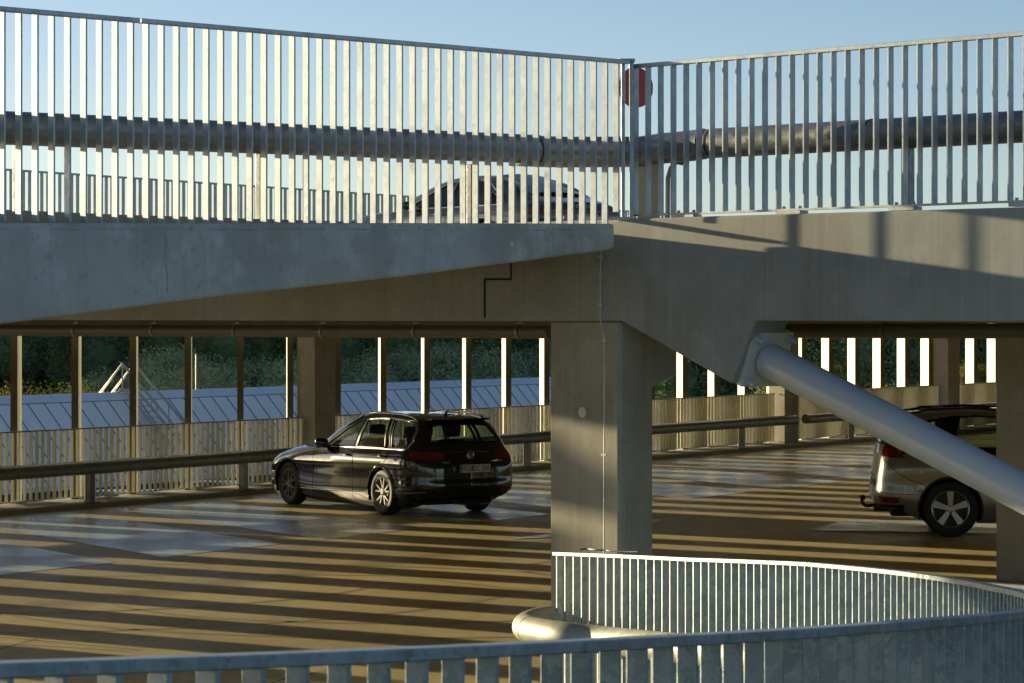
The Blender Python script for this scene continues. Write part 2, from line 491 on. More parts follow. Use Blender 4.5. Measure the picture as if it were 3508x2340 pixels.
# stepped joint seen in the beam face below the ramp slab
g = MB(); eps = -NB * .003
def jbox(u0, v0, u1, v1):
    a = onbeam(u0, v0); b_ = onbeam(u1, v0); c = onbeam(u1, v1); d = onbeam(u0, v1)
    g.prism([a + eps, b_ + eps, c + eps, d + eps], NB * .02)
jbox(1658, 953, 1664, 1088); jbox(1664.5, 953, 1748, 960); jbox(1748.5, 890, 1753, 960)
g.build('expansion_joint', M['dark'], beam)

# ramp slab fin in front on the left
g = MB()
LP = CP + Vector((.02, -.10, 0))
def onleft(u, v, off=0.):
    d = hit(u, LP, DL); p = LP + DL * d
    return Vector((p.x, p.y, HC - (v - VH) / F * p.y))
endL = LP + DL * 12
pf = [onleft(-900, 1262), onleft(0, 1112), onleft(700, 1022), onleft(1400, 946), onleft(2080, 858), onleft(2106, 850), onleft(2106, 766), onleft(1400, 764), onleft(700, 763), onleft(0, 763), onleft(-900, 770)]
NLb = Vector((-.725, .69, 0)).normalized()
g.prism(pf, NLb * .28)
fin = g.build('ramp_edge_slab', M['concrete_pale'], bevel=.02)
tag(fin, 'tapering pale concrete ramp edge, deepest at the left, under the bright railing', 'ramp slab')
# round plug, hairline joint under coping
g = MB(); c = onleft(1755, 836); nrm = -NLb
g.lathe([(0, .0), (.016, .0), (.022, -.004)], c + nrm * .004, nrm, 20)
g.build('plug', M['white_plastic'], fin, smooth=True)
g = MB()
uu = -20
while uu < 2050:
    du = R.uniform(25, 120); v0 = 785 + R.uniform(-2, 2); v1 = v0 + R.uniform(-2.5, 2.5); hh = R.uniform(.8, 2.2)
    a_ = onleft(uu, v0) + nrm * .002; b_ = onleft(uu + du, v1) + nrm * .002; c_ = onleft(uu + du, v1 + hh) + nrm * .002; d_ = onleft(uu, v0 + hh) + nrm * .002
    g.add([a_, b_, c_, d_], [(0, 1, 2, 3)]); uu += du + R.uniform(0, 90)
ck = [(560, 800), (572, 830), (566, 860), (557, 885), (570, 920), (574, 960), (571, 1005)]
for (u0, v0), (u1, v1) in zip(ck[:-1], ck[1:]):
    g.add([onleft(u0, v0) + nrm * .002, onleft(u0 + 1.3, v0) + nrm * .002, onleft(u1 + 1.3, v1) + nrm * .002, onleft(u1, v1) + nrm * .002], [(0, 1, 2, 3)])
g.build('hairline_cracks', M['stain'], fin)
# ramp deck behind fin
g = MB()
a = LP + NLb * .285; 
g.prism([Vector((*(a - NLb * .0 + DL * .25).xy, 3.50)), Vector((*(a + DL * 7.2).xy, 3.50)), Vector((*(CP - DR * 5.15 - NB * .01).xy, 3.50)), Vector((*(CP - DR * .5 - NB * .01).xy, 3.50))], (0, 0, .09))
tag(g.build('ramp_deck', M['concrete_deck']), 'shaded concrete ramp deck behind the tapering ramp edge', 'ramp deck')

# pillar at the corner
g = MB()
P1 = Vector((.815, 22.76, 0)); d0 = hit(1883, CP, DR)
Pfront = CP + DR * hit(2120, CP, DR) + NB * .012; Pleft = CP + DR * d0 + NB * .012
bk = NB * .375
ch = .022
g.prism([Pleft, Pfront - DR * ch, Pfront + NB * ch, Pfront + bk, Pleft + bk], (0, 0, ZB - .004))
pil = g.build('concrete_pillar', M['concrete_warm'], bevel=.006)
tag(pil, 'big square concrete pillar in the middle with a white disc and a thin conduit', 'pillar')
# bracket at its back
g = MB()
def onside(u, v):
    d = hit(u, Pfront, NB); p = Pfront + NB * d
    return Vector((p.x, p.y, HC - (v - VH) / F * p.y))
g.prism([onside(2233, 1090), onside(2315, 1090), onside(2315, 1283), onside(2262, 1312), onside(2233, 1330)], -DR * .5)
g.build('corbel', M['concrete'], pil, bevel=.006)
g = MB(); c = Pfront + DR * (hit(1997, Pfront, DR)); Yc = c.y
g.lathe([(0, .012), (.038, .012), (.042, .008), (.042, 0)], Vector((c.x, c.y, HC - (1413 - VH) / F * Yc)) - NB * .0, -NB, 28)
g.build('round_cover', M['white_plastic'], pil, smooth=True)

# far columns
for k, t in enumerate((-1.05, 7.8, 16.65, 25.5, 34.4, 43.3)):
    g = MB()
    # square to the main grid
    c = fac(t, .05)
    ex = Vector((.70, -.715, 0)) * .235; ey = Vector((.715, .70, 0)) * .235
    g.box(c + Vector((0, 0, 1.75)), ex, ey, (0, 0, 1.75))
    o = g.build('concrete_column', M['concrete_warm'], bevel=.012)
    lab = {0: 'square concrete column at the far railing, leftmost of its row', 1: 'square concrete column at the far railing just behind the black estate car',
           2: 'square concrete column of the far railing hidden behind the big pillar', 3: 'square concrete column at the far railing left of the white diagonal strut',
           4: 'square concrete column at the far railing above the roof of the bronze car', 5: 'square concrete column at the far right end of the railing'}[k]
    tag(o, lab, 'column', 'concrete columns along the far facade')
# column at the right edge
g = MB(); c = Vector(((3412 - UC) / F * 33, 33, 0))
g.prism([c, c + DR * .9, c + DR * .9 + NB * .4, c + NB * .4], (0, 0, 3.20))
tag(g.build('concrete_column', M['concrete'], bevel=.012), 'shaded brown concrete column at the right edge behind the white strut', 'column')

# unseen low wall, added at the left to shade the lane in front
g = MB(); g.prism([fac(-14.5, .5, 0), fac(-14.5, .3, 0), fac(-14.5, .3, 2.0), fac(-14.5, .5, 2.0)], FD * 1.7)
tag(g.build('low_shade_wall', M['concrete']), 'unseen low concrete wall added at the deck edge to shade the lane', 'wall')
# edge beam on the facade and ribs below the upper deck
g = MB(); g.prism([fac(-12.8, -.02, 2.70), fac(-12.8, -.30, 2.70), fac(-12.8, -.30, 3.36), fac(-12.8, -.02, 3.36)], FD * 74)
tag(g.build('facade_beam', M['concrete_deck']), 'long shallow concrete beam over the far facade opening', 'beam')

# ------------------------------------------------------------------ facade blades
FINV = Vector((-.091, 1, 0)).normalized(); FINX = Vector((FINV.y, -FINV.x, 0))
g = MB()
g.box((0, 0, 0), FINX * .052, FINV * .44, (0, 0, 2.5))
proto = g.build('facade_blade', M['fin'], bevel=.004)
g = MB()
for sg in (-1, 1): g.box(FINV * .443 * sg, FINX * .0525, FINV * .006, (0, 0, 2.5))
proto_cap = g.build('edge_shade_strip', M['fin_edge_shade'], proto)  # strips added over the blade ends, their shade put into the colour
prox = ['first', 'second', 'third', 'fourth', 'fifth', 'sixth']
def fin_label(k):
    if 0 <= k <= 6: return 'tall metal facade blade, number %s from the left edge of the picture' % ['one', 'two', 'three', 'four', 'five', 'six', 'seven'][k]
    if 7 <= k <= 11: return 'tall facade blade with a white sunlit side, number %s right of the black car column' % ['one', 'two', 'three', 'four', 'five'][k - 7]
    if 12 <= k <= 14: return None
    if 15 <= k <= 18: return 'tall facade blade with a white sunlit side, number %s right of the big pillar' % ['one', 'two', 'three', 'four'][k - 15]
    if 19 <= k <= 24: return 'tall facade blade with a white sunlit side above the diagonal strut, number %s along it' % ['one', 'two', 'three', 'four', 'five', 'six'][k - 19]
    if 25 <= k <= 27: return 'tall facade blade at the far right above the bronze car, number %s past the column' % ['one', 'two', 'three'][k - 25]
    return None
K0 = -9
for k in range(K0, 34):
    o = proto if k == K0 else proto.copy()
    if k != K0:
        C.objects.link(o); q_ = proto_cap.copy(); C.objects.link(q_); q_.parent = o
    p = fac(.80 + 1.404 * k, .62)
    o.location = (p.x, p.y, 1.2)
    tag(o, fin_label(k) or ('tall metal facade blade hidden behind the big pillar' if 12 <= k <= 14 else 'tall metal facade blade outside the picture'), 'facade blade', 'tall blades along the far facade')

# ------------------------------------------------------------------ railings
BW, BT = .029, .007
bar_cache = {}
def bar_mesh(h, m, w_=BW, t_=BT):
    key = (round(h, 2), m.name, w_)
    if key not in bar_cache:
        g = MB(); g.box((0, 0, h / 2), (w_, 0, 0), (0, t_, 0), (0, 0, h / 2))
        me = bpy.data.meshes.new('baluster'); me.from_pydata(g.v, [], g.f); me.materials.append(m); me.update()
        bm = bmesh.new(); bm.from_mesh(me); bmesh.ops.recalc_face_normals(bm, faces=bm.faces)
        bmesh.ops.bevel(bm, geom=[e for e in bm.edges if abs(e.verts[0].co.z - e.verts[1].co.z) > .1], offset=.002, segments=1, affect='EDGES')
        bm.to_mesh(me); bm.free(); bar_cache[key] = me
    return bar_cache[key]

def railing(pts, height, label, cat='railing', group=None, m=None, xend=(.45, .45), skip=(), cap_m=None, bars_from=0.0, bottom=True, cap_h=.026, cap_w=.028, low=0., shoes=None, gaps=(), blab=None, w_=BW, t_=BT):
    """pts: list of (x, y, ztop) at every bar, in order; bars stand perpendicular to the line"""
    m = m or M['galv']
    base = Vector(pts[0]); r = thing('railing', label, cat, (base.x, base.y, base.z - height), group)
    off = Vector((base.x, base.y, base.z - height))
    P = [Vector(p) - off for p in pts]
    ext0 = (P[0] - P[1]) * xend[0]; ext1 = (P[-1] - P[-2]) * xend[1]
    path = [P[0] + ext0] + P + [P[-1] + ext1]
    g = MB(); g.strip([p + Vector((0, 0, 0)) for p in path], [(-cap_w, -cap_h), (cap_w, -cap_h), (cap_w, 0), (-cap_w, 0)])
    g.build('top_rail', cap_m or m, r, bevel=.003)
    if bottom:
        g = MB(); g.strip([p + Vector((0, 0, -height)) for p in path], [(-cap_w, 0.03), (cap_w, 0.03), (cap_w, .044), (-cap_w, .044)])
        g.build('bottom_rail', m, r)
    for i, p in enumerate(P):
        if i in gaps: continue
        t = P[min(i + 1, len(P) - 1)] - P[max(i - 1, 0)]
        lw = 0. if i in skip else low
        h = height - cap_h - .045 + lw
        o = bpy.data.objects.new('baluster', bar_mesh(h, m, w_, t_)); C.objects.link(o); o.parent = r
        o.location = (p.x, p.y, p.z - height + .045 - lw)
        o.rotation_euler = (0, 0, math.atan2(t.y, t.x) + math.pi / 2)
    if shoes:
        for i in shoes:
            t = (P[min(i + 1, len(P) - 1)] - P[max(i - 1, 0)]).normalized(); nn = Vector((-t.y, t.x, 0))
            g = MB(); g.box(P[i] + Vector((0, 0, -height + .015)), t * .11, nn * .05, (0, 0, .013))
            for sg in (-1, 1):
                g.lathe([(0, .018), (.013, .018), (.013, 0)], P[i] + t * .075 * sg + Vector((0, 0, -height + .045)), (0, 0, 1), 6)
            g.build('base_plate', m, r)
    return r

# curved railing along the ramp, fitted plan curve
curve = []
x, y, th = .35336, 22.2537, .48997
k0, k1 = .0585976, .0065821
for i in range(168):
    zt = float(np.interp(i, (0, 16, 32, 48, 64, 80, 96, 112, 128, 144, 168), (1.17, 1.28, 1.41, 1.52, 1.63, 1.76, 1.92, 2.08, 2.225, 2.365, 2.55)))
    curve.append((x, y, zt))
    x += .127 * math.sin(th); y -= .127 * math.cos(th); th -= .127 * (k0 + k1 * i / 100)
rg = 'curved ramp railing sections'
railing(curve[0:33], 1.13, 'sunlit galvanised ramp railing section starting at the big pillar', group=rg, m=M['galv_near'], cap_w=.03, w_=.0245, t_=.0075)
railing(curve[33:63], 1.13, 'far curved ramp railing section below the bronze car, between two cap joints', group=rg, m=M['galv_near'], cap_w=.03, w_=.0245, t_=.0075)
railing(curve[63:95], 1.13, 'curved ramp railing section turning round at the right edge', group=rg, m=M['galv_near'], cap_w=.03, w_=.0245, t_=.0075)
railing(curve[95:127], 1.13, 'shaded ramp railing section in the lower right foreground with closely overlapping bars', group=rg, m=M['galv_near'], cap_w=.03, w_=.0245, t_=.0075)
railing(curve[127:168], 1.13, 'nearest blue-grey ramp railing section across the lower left foreground', group=rg, m=M['galv_near'], cap_w=.03, w_=.0245, t_=.0075)
# ramp surface under the curved railing
g = MB()
cc = [Vector((p[0], p[1], p[2] - 1.20)) for p in curve]
vs = []; fs = []
for i, p in enumerate(cc):
    t = cc[min(i + 1, len(cc) - 1)] - cc[max(i - 1, 0)]
    nn = Vector((-t.y, t.x, 0)).normalized()      # outside of the bend
    a = p + nn * .12; b_ = p - nn * .14
    vs += [a, b_, b_ - Vector((0, 0, .35)), a - Vector((0, 0, .35))]
for i in range(len(cc) - 1):
    for k in range(4):
        l = (k + 1) % 4
        fs.append((i * 4 + k, i * 4 + l, i * 4 + 4 + l, i * 4 + 4 + k))
g.add(vs, fs)
tag(g.build('ramp_kerb', M['concrete']), kind='structure')

# second railing of the deck edge, straight, behind the curved one
s0 = hit(2135, CP - NB * .5, DR); base = CP - NB * .5 + DR * s0
pts = [(base.x + DR.x * .127 * i, base.y + DR.y * .127 * i, 1.165) for i in range(44)]
railing(pts, 1.13, 'straight galvanised deck railing seen just above the curved railing, right of the pillar', m=M['galv'])

# upper railings beside the ramp opening
NBL = 47
ul = []
dl0 = hit(2111, CP, DL)
for i in range(58):
    p = CP + DL * (dl0 + .127 * i)
    ul.append((p.x, p.y, 4.872 - .0006 * i))
lg = 'upper railing sections along the ramp opening'
railing(ul[:37], 1.20, 'sunlit upper railing section on the ramp edge, left of the red disc', group=lg, low=.17, bottom=False, cap_h=.03, xend=(1.0, .45), skip=(0,))
railing(ul[37:], 1.20, 'sunlit upper railing section on the ramp edge, at the upper left corner', group=lg, low=.17, bottom=False, cap_h=.03)
ur = []
dr0 = hit(2178, CP + NB * .10, DR)
for i in range(60):
    p = CP + NB * .10 + DR * (dr0 + .127 * i)
    ur.append((p.x, p.y, 4.848 + .0006 * i))
railing(ur, 1.19, 'shaded grey upper railing on the concrete beam, right of the red disc', group=lg, cap_h=.03, shoes=[4, 12, 20, 28, 36, 44], xend=(.35, .45))
g = MB()
c = CP + Vector((.0, .02, 0)); 
r = thing('corner_post', 'thin twin steel corner post where both upper railings meet', 'post', (c.x, c.y, 3.67))
g.box((-.035, 0, .6), (.014, 0, 0), (0, .03, 0), (0, 0, .6)); g.build('post', M['galv'], r, bevel=.003)
g = MB(); g.box((.03, .02, .595), (.016, 0, 0), (0, .03, 0), (0, 0, .595)); g.build('post', M['galv'], r, bevel=.003)
g = MB(); g.box((-.005, 0, 1.203), (.06, 0, 0), (0, .032, 0), (0, 0, .012)); g.build('cap', M['galv'], r, bevel=.003)
g = MB(); g.box((-.15, .0, .0), (.22, .02, 0), (0, .04, 0), (0, 0, .012)); g.build('base_plate', M['galv'], r)

# facade railings, lower deck, in bays between the columns
cols = (-1.05, 7.8, 16.65, 25.5, 34.4, 43.3)
fg = 'railing bays along the far facade'
labs = ['far railing bay between the left picture edge and the black car', 'far railing bay right of the column behind the black car', 'far railing bay just right of the big pillar',
        'far railing bay behind the diagonal strut left of the bronze car', 'far railing bay at the right above the bronze car']
for i in range(5):
    t0, t1 = cols[i] + .30, cols[i + 1] - .30
    n = int((t1 - t0) / .135)
    pts = []
    for j in range(n + 1):
        p = fac(t0 + (t1 - t0) * j / n, .16); pts.append((p.x, p.y, 1.19))
    railing(pts, 1.09, labs[i], group=fg, m=M['galv_bounce_lit'], cap_m=M['galv_tube'], cap_h=.02, cap_w=.022, shoes=[8, 24, 40, 56], w_=.032)
pts = []
for j in range(150):
    p = fac(-1.4 - .135 * j, .16); pts.append((p.x, p.y, 1.19))
railing(pts[:75], 1.09, 'far railing bay beyond the left picture edge', group=fg, cap_h=.02, cap_w=.022)
railing(pts[75:], 1.09, 'far railing bay farthest beyond the left picture edge', group=fg, cap_h=.02, cap_w=.022)
# facade railings of the upper deck
ug = 'railing sections along the far edge of the upper deck'
for i, (t0, lab) in enumerate(((-2.6, 'far upper deck railing section at the left edge above the blue tube'), (2.05, 'far upper deck railing section left of the dark sedan'),
                               (6.7, 'far upper deck railing section behind the dark sedan'), (11.35, 'far upper deck railing section hidden behind the dark sedan tail'),
                               (16.0, 'low far railing section seen right of the red disc'))):
    pts = []
    for j in range(34):
        p = fac(t0 + .137 * j, -.10); pts.append((p.x, p.y, 5.075 - .004 * (t0 + .137 * j)))
    railing(pts, 1.15, lab, group=ug, cap_h=.03, cap_w=.025, w_=.029)

# ------------------------------------------------------------------ crash tubes
def guard(name, path, r, posts, label, group=None, m=None, ph=None, pw=.05, plate=True, rings=(), down=None):
    m = m or M['galv_tube']
    t = thing(name, label, 'guard rail', (path[0][0], path[0][1], 0), group)
    o = Vector((path[0][0], path[0][1], 0))
    g = MB(); g.tube([Vector(p) - o for p in path], r, 24); g.build('tube', m, t, smooth=True)
    for (p, ztop, zbot, dr) in posts:
        p = Vector(p) - o; dr = Vector(dr).normalized(); nn = Vector((-dr.y, dr.x, 0))
        g = MB(); g.box((p.x, p.y, (ztop + zbot) / 2), dr * pw, nn * pw, (0, 0, (ztop - zbot) / 2))
        q = g.build('post', m, t, bevel=.004)
        if plate:
            g = MB(); g.box((p.x, p.y, zbot + .008), dr * pw * 2.6, nn * pw * 1.8, (0, 0, .008))
            for sg in (-1, 1):
                g.lathe([(0, .03), (.018, .03), (.018, 0)], (p.x + dr.x * pw * 1.9 * sg, p.y + dr.y * pw * 1.9 * sg, zbot + .014), (0, 0, 1), 6)
            g.build('base_plate', m, q)
    for (a, b_) in rings:
        a = Vector(a) - o; b_ = Vector(b_) - o
        g = MB(); g.tube([a, b_], r * 1.018, 24); g.build('weld_ring', M['dark'], t, smooth=True)
    return t

def ftube(t0, t1, z, off, r):
    return [fac(t0 + (t1 - t0) * i / 12., off, z) for i in range(13)]
gg = 'crash tubes along the far facade'
lowposts = {0: (1.6 - .25, 5.2), 1: (9.7, 14.0), 2: (18.2, 22.7), 3: (28.1, 32.3), 4: (37.,)}
tl = ['dark round crash tube at the left in front of the far railing', 'dark round crash tube between the black car and the big pillar', 'dark round crash tube right of the big pillar',
      'dark round crash tube behind the diagonal strut', 'dark round crash tube behind the bronze car']
for i in range(5):
    t0, t1 = cols[i] + .26, cols[i + 1] - .26
    guard('crash_tube', ftube(t0, t1, .615, -.36, .105), .105,
          [(fac(t, -.36), .53, .09, FD) for t in lowposts[i]], tl[i], gg, pw=.055)
guard('crash_tube', [fac(-1.4, -.36, .615), fac(-20, -.36, .615)], .105, [(fac(t, -.36), .53, .09, FD) for t in (-5, -9)], 'dark round crash tube beyond the left picture edge', gg)
guard('crash_tube', ftube(-6, 14, 4.31, -.95, .12), .12, [(fac(t, -.95), 4.2, 3.80, FD) for t in (-3, 2, 7, 12)], m=M['galv_sky_tint'], label='bluish crash tube low on the upper deck at the far left')

# upper crash tubes behind the ramp railings
q0 = CP + NLb * .42
def ult(d, z): p = q0 + DL * d; return Vector((p.x, p.y, z))
r0 = .55
pth = [ult(r0 + (8.2 - r0) * i / 10, 4.19 - .095 * i / 10) for i in range(11)]
def upost(u):
    d = hit(u, q0, DL); p = q0 + DL * d
    return (p, 4.05, 3.5, DL)
ul_t = guard('crash_tube', pth, .108, [upost(60), upost(892), upost(1614)], 'big galvanised crash tube behind the sunlit upper railing', 'crash tubes beside the ramp opening', pw=.024, plate=False)
q1 = CP + NB * .50
def urt(d, z): p = q1 + DR * d; return Vector((p.x, p.y, z))
pth = [urt(.40 + 6.6 * i / 10, 4.245 + .01 * i / 10) for i in range(11)]
d3 = hit(3110, q1, DR)
guard('crash_tube', pth, .113, [(q1 + DR * d3, 4.15, 3.66, DR)], 'big galvanised crash tube behind the shaded upper railing', 'crash tubes beside the ramp opening', pw=.035, plate=False,
      rings=[(urt(.42, 4.245), urt(.435, 4.245)), (urt(d3 - .32, 4.25), urt(d3 - .315, 4.25))])
# elbow between them, on a concrete stub
a = ult(.62, 4.175); b_ = ult(.2, 4.18); 
elb = [ult(.80, 4.172), ult(.50, 4.175), ult(.25, 4.18)]
mid = Vector((1.02, 23.22, 4.20))
elb += [ult(.05, 4.19) + Vector((.03, .02, 0)), Vector((.98, 23.13, 4.20)), Vector((1.16, 23.02, 4.22)), urt(.22, 4.235), urt(.34, 4.245)]
t = guard('crash_tube_elbow', elb, .118, [], 'grey tube elbow joining the two crash tubes at the corner, behind the railings', rings=[(ult(.62, 4.175), ult(.605, 4.175))])
g = MB(); c = px(2218, 650, 23.35)
g.box((c.x, c.y, 3.87), (.085, 0, 0), (0, .09, 0), (0, 0, .24))
tag(g.build('concrete_stub', M['stub'], bevel=.01), 'short brown concrete stub under the crash tube elbow', 'stub')
g = MB(); c = px(2290, 650, 23.3)
g.tube([px(2340, 560, 23.2), px(2318, 556, 23.2), px(2298, 575, 23.2), px(2288, 610, 23.2), px(2287, 765, 23.2)], .018, 12)
tag(g.build('bent_pipe', M['galv_tube'], smooth=True), 'thin dark bent pipe running down beside the concrete stub', 'pipe')

# tube in front of the lower curved railing
def cv(i, off, z):
    p = Vector(curve[i][:2] + (0,)); n = Vector(curve[i + 1][:2] + (0,)) - p
    nn = Vector((n.y, -n.x, 0)).normalized()
    return Vector((p.x + nn.x * off, p.y + nn.y * off, z))
zt = .70
pth = [px(1960, 2112, 22.5), px(1905, 2118, 22.35), px(1850, 2126, 22.2), px(1815, 2136, 21.95), px(1800, 2147, 21.65), px(1812, 2156, 21.4), px(1850, 2165, 21.2)]
pth += [px(1935, 2178, 20.9)]
last = pth[-1]
pth2 = []
for i in range(12, 84, 6):
    c_ = cv(i, .42, curve[i][2] - .57)
    pth2.append(c_)
pth += pth2
# smooth the path
def smooth_path(P, n=4):
    out = []
    for i in range(len(P) - 1):
        p0 = P[max(i - 1, 0)]; p1 = P[i]; p2 = P[i + 1]; p3 = P[min(i + 2, len(P) - 1)]
        for k in range(n):
            t = k / n
            out.append(.5 * ((2 * p1) + (p2 - p0) * t + (2 * p0 - 5 * p1 + 4 * p2 - p3) * t * t + (3 * p1 - p0 - 3 * p2 + p3) * t ** 3))
    out.append(P[-1]); return out
sp = smooth_path(pth)
guard('crash_tube', sp, .098, [(cv(i, .42, 0), curve[i][2] - .55, curve[i][2] - 1.2, DR) for i in (20, 38, 56)], 'sunlit galvanised crash tube bending round at the foot of the pillar', m=M['galv_low'],
      rings=[(sp[21], sp[21] + (sp[22] - sp[21]).normalized() * .005)])

# ------------------------------------------------------------------ diagonal strut
SA = px(2668, 1252, 21.95); SB = px(3508, 1690, 19.9)
sd = (SB - SA).normalized()
st = thing('steel_strut', 'thick white steel tube running diagonally down to the right edge', 'strut', SA)
side = sd.cross(Vector((0, 0, 1))).normalized(); upv = side.cross(sd).normalized()
g = MB(); g.tube([-sd * .10, sd * 6.5], [.130, .130], 48); g.build('tube', M['strut'], st, smooth=True)
g = MB(); g.box(-sd * .165, sd * .035, side * .20, upv * .21); g.build('end_plate', M['plate_paint'], st, bevel=.005)
g = MB(); g.box(-sd * .245, sd * .043, side * .19, upv * .20); g.build('grout_pad', M['concrete'], st, bevel=.006)
for a in (-1, 1):
    for b_ in (-1, 1):
        c = -sd * .13 + side * .155 * a + upv * .165 * b_
        g = MB(); g.lathe([(0, .035), (.030, .035), (.033, .03), (.033, 0)], c, sd, 6); g.lathe([(0, .085), (.017, .085), (.019, .08), (.019, .03)], c, sd, 14)
        g.build('bolt', M['strut'], st, smooth=True, angle=30)

# ------------------------------------------------------------------ conduit, cable, drains
cd = []
def onp(u, v, P=None):
    P = P if P is not None else CP
    d = hit(u, P, DR); p = P + DR * d
    return Vector((p.x, p.y, HC - (v - VH) / F * p.y)) - NB * .02
for (u, v) in ((2065, 855), (2065, 880), (2062, 940), (2063, 1000), (2062, 1080), (2065, 1105), (2072, 1130), (2077, 1155), (2077, 1300), (2076, 1600), (2075, 1900)):
    cd.append(onp(u, v))
ct = thing('conduit', 'thin grey cable conduit clipped down the beam and the big pillar', 'conduit', cd[-1])
g = MB(); g.tube([p - cd[-1] for p in cd], .0055, 10); g.build('tube', M['galv'], ct, smooth=True)
for v, u in ((880, 2065), (1045, 2063), (1167, 2077), (1558, 2076)):
    p = onp(u, v) - cd[-1] - NB * .004; g = MB(); g.box(p, DR * .026, NB * .004, (0, 0, .009)); g.build('clip', M['galv'], ct, bevel=.001)
g = MB()
cb = [px(1985, 1884, 21.9), px(2010, 1880, 21.9), px(2040, 1884, 21.8), px(2075, 1885, 21.75), px(2090, 1888, 21.7), px(2140, 1890, 21.6), px(2185, 1891, 21.5)]
g.tube(smooth_path(cb, 3), .006, 8); tag(g.build('cable', M['drain'], smooth=True), 'loose dark cable with plugs lying along the railing cap at the pillar', 'cable')

def drain(P, d0, d1, z0, z1, r, collars, label):
    pa = P + DR * d0; pb = P + DR * d1
    t = thing('drain_pipe', label, 'pipe', (pa.x, pa.y, z0), 'brown drain pipes under the upper deck')
    o = Vector((pa.x, pa.y, z0)); e = Vector((pb.x, pb.y, z1)) - o
    g = MB(); g.tube([Vector((0, 0, 0)), e], r, 28); g.build('pipe', M['drain'], t, smooth=True)
    for u in collars:
        d = hit(u, P, DR); f_ = (d - d0) / (d1 - d0); c = e * f_
        g = MB(); g.tube([c - e.normalized() * .014, c + e.normalized() * .014], r * 1.13, 28)
        k = g.build('collar', M['galv_tube'], t, smooth=True)
        g = MB(); g.tube([c + Vector((0, 0, r)), c + Vector((0, 0, r + .6))], .006, 6)
        g.box(c + Vector((0, 0, r + .02)), DR * .035, NB * .012, (0, 0, .008)); g.build('hanger', M['galv_tube'], k)
    return t
PP = CP + NB * .95
drain(PP, hit(-200, PP, DR), hit(1885, PP, DR), 2.775, 2.795, .054, (262, 530, 812, 1110, 1428, 1782), 'brown drain pipe hung left of the big pillar')
drain(PP, hit(2600, PP, DR), hit(3700, PP, DR), 2.815, 2.825, .056, (3032,), 'brown drain pipe hung right of the strut plate')

# ------------------------------------------------------------------ round red sign on the upper deck
sg = px(2176, 300, 45.5)
t = thing('round_sign', 'round red traffic sign seen behind the corner of the upper railings', 'sign', (sg.x, sg.y, 3.86), rotz=math.radians(30))
g = MB(); g.lathe([(0, 0), (.28, 0), (.30, .004), (.30, .02), (0, .02)], (0, 0, sg.z - 3.86), (0, -1, 0), 48); g.build('disc', M['sign_red'], t, smooth=True)
g = MB(); g.lathe([(.300, -.004), (.308, -.004), (.308, .026), (.300, .026)], (0, 0, sg.z - 3.86), (0, -1, 0), 48); g.build('rim', M['sign_rim'], t, smooth=True)
g = MB(); g.tube([(-.02, .06, 0), (-.02, .06, sg.z - 3.86 + .2)], .03, 12); g.build('pole', M['galv'], t, smooth=True)

# ------------------------------------------------------------------ cars
def cr(P, n):
    """centripetal-like Catmull-Rom over array P (k, ..., 3), n subdivisions"""
    P = np.asarray(P, float); k = len(P); out = []
    for i in range(k - 1):
        p1, p2 = P[i], P[i + 1]
        p0 = P[i - 1] if i > 0 else 2 * p1 - p2
        p3 = P[i + 2] if i + 2 < k else 2 * p2 - p1
        d1 = np.linalg.norm(p2 - p1, axis=-1, keepdims=True) + 1e-4
        d0 = np.linalg.norm(p1 - p0, axis=-1, keepdims=True) + 1e-4
        d2 = np.linalg.norm(p3 - p2, axis=-1, keepdims=True) + 1e-4
        # tangents limited by neighbouring lengths
        m1 = ((p1 - p0) / d0 * d1 + (p2 - p1) / d1 * d0) / (d0 + d1) * d1
        m2 = ((p2 - p1) / d1 * d2 + (p3 - p2) / d2 * d1) / (d1 + d2) * d1
        for j in range(n):
            t = j / n
            out.append((2 * t**3 - 3 * t**2 + 1) * p1 + (t**3 - 2 * t**2 + t) * m1 + (-2 * t**3 + 3 * t**2) * p2 + (t**3 - t**2) * m2)
    out.append(P[-1])
    return np.array(out)

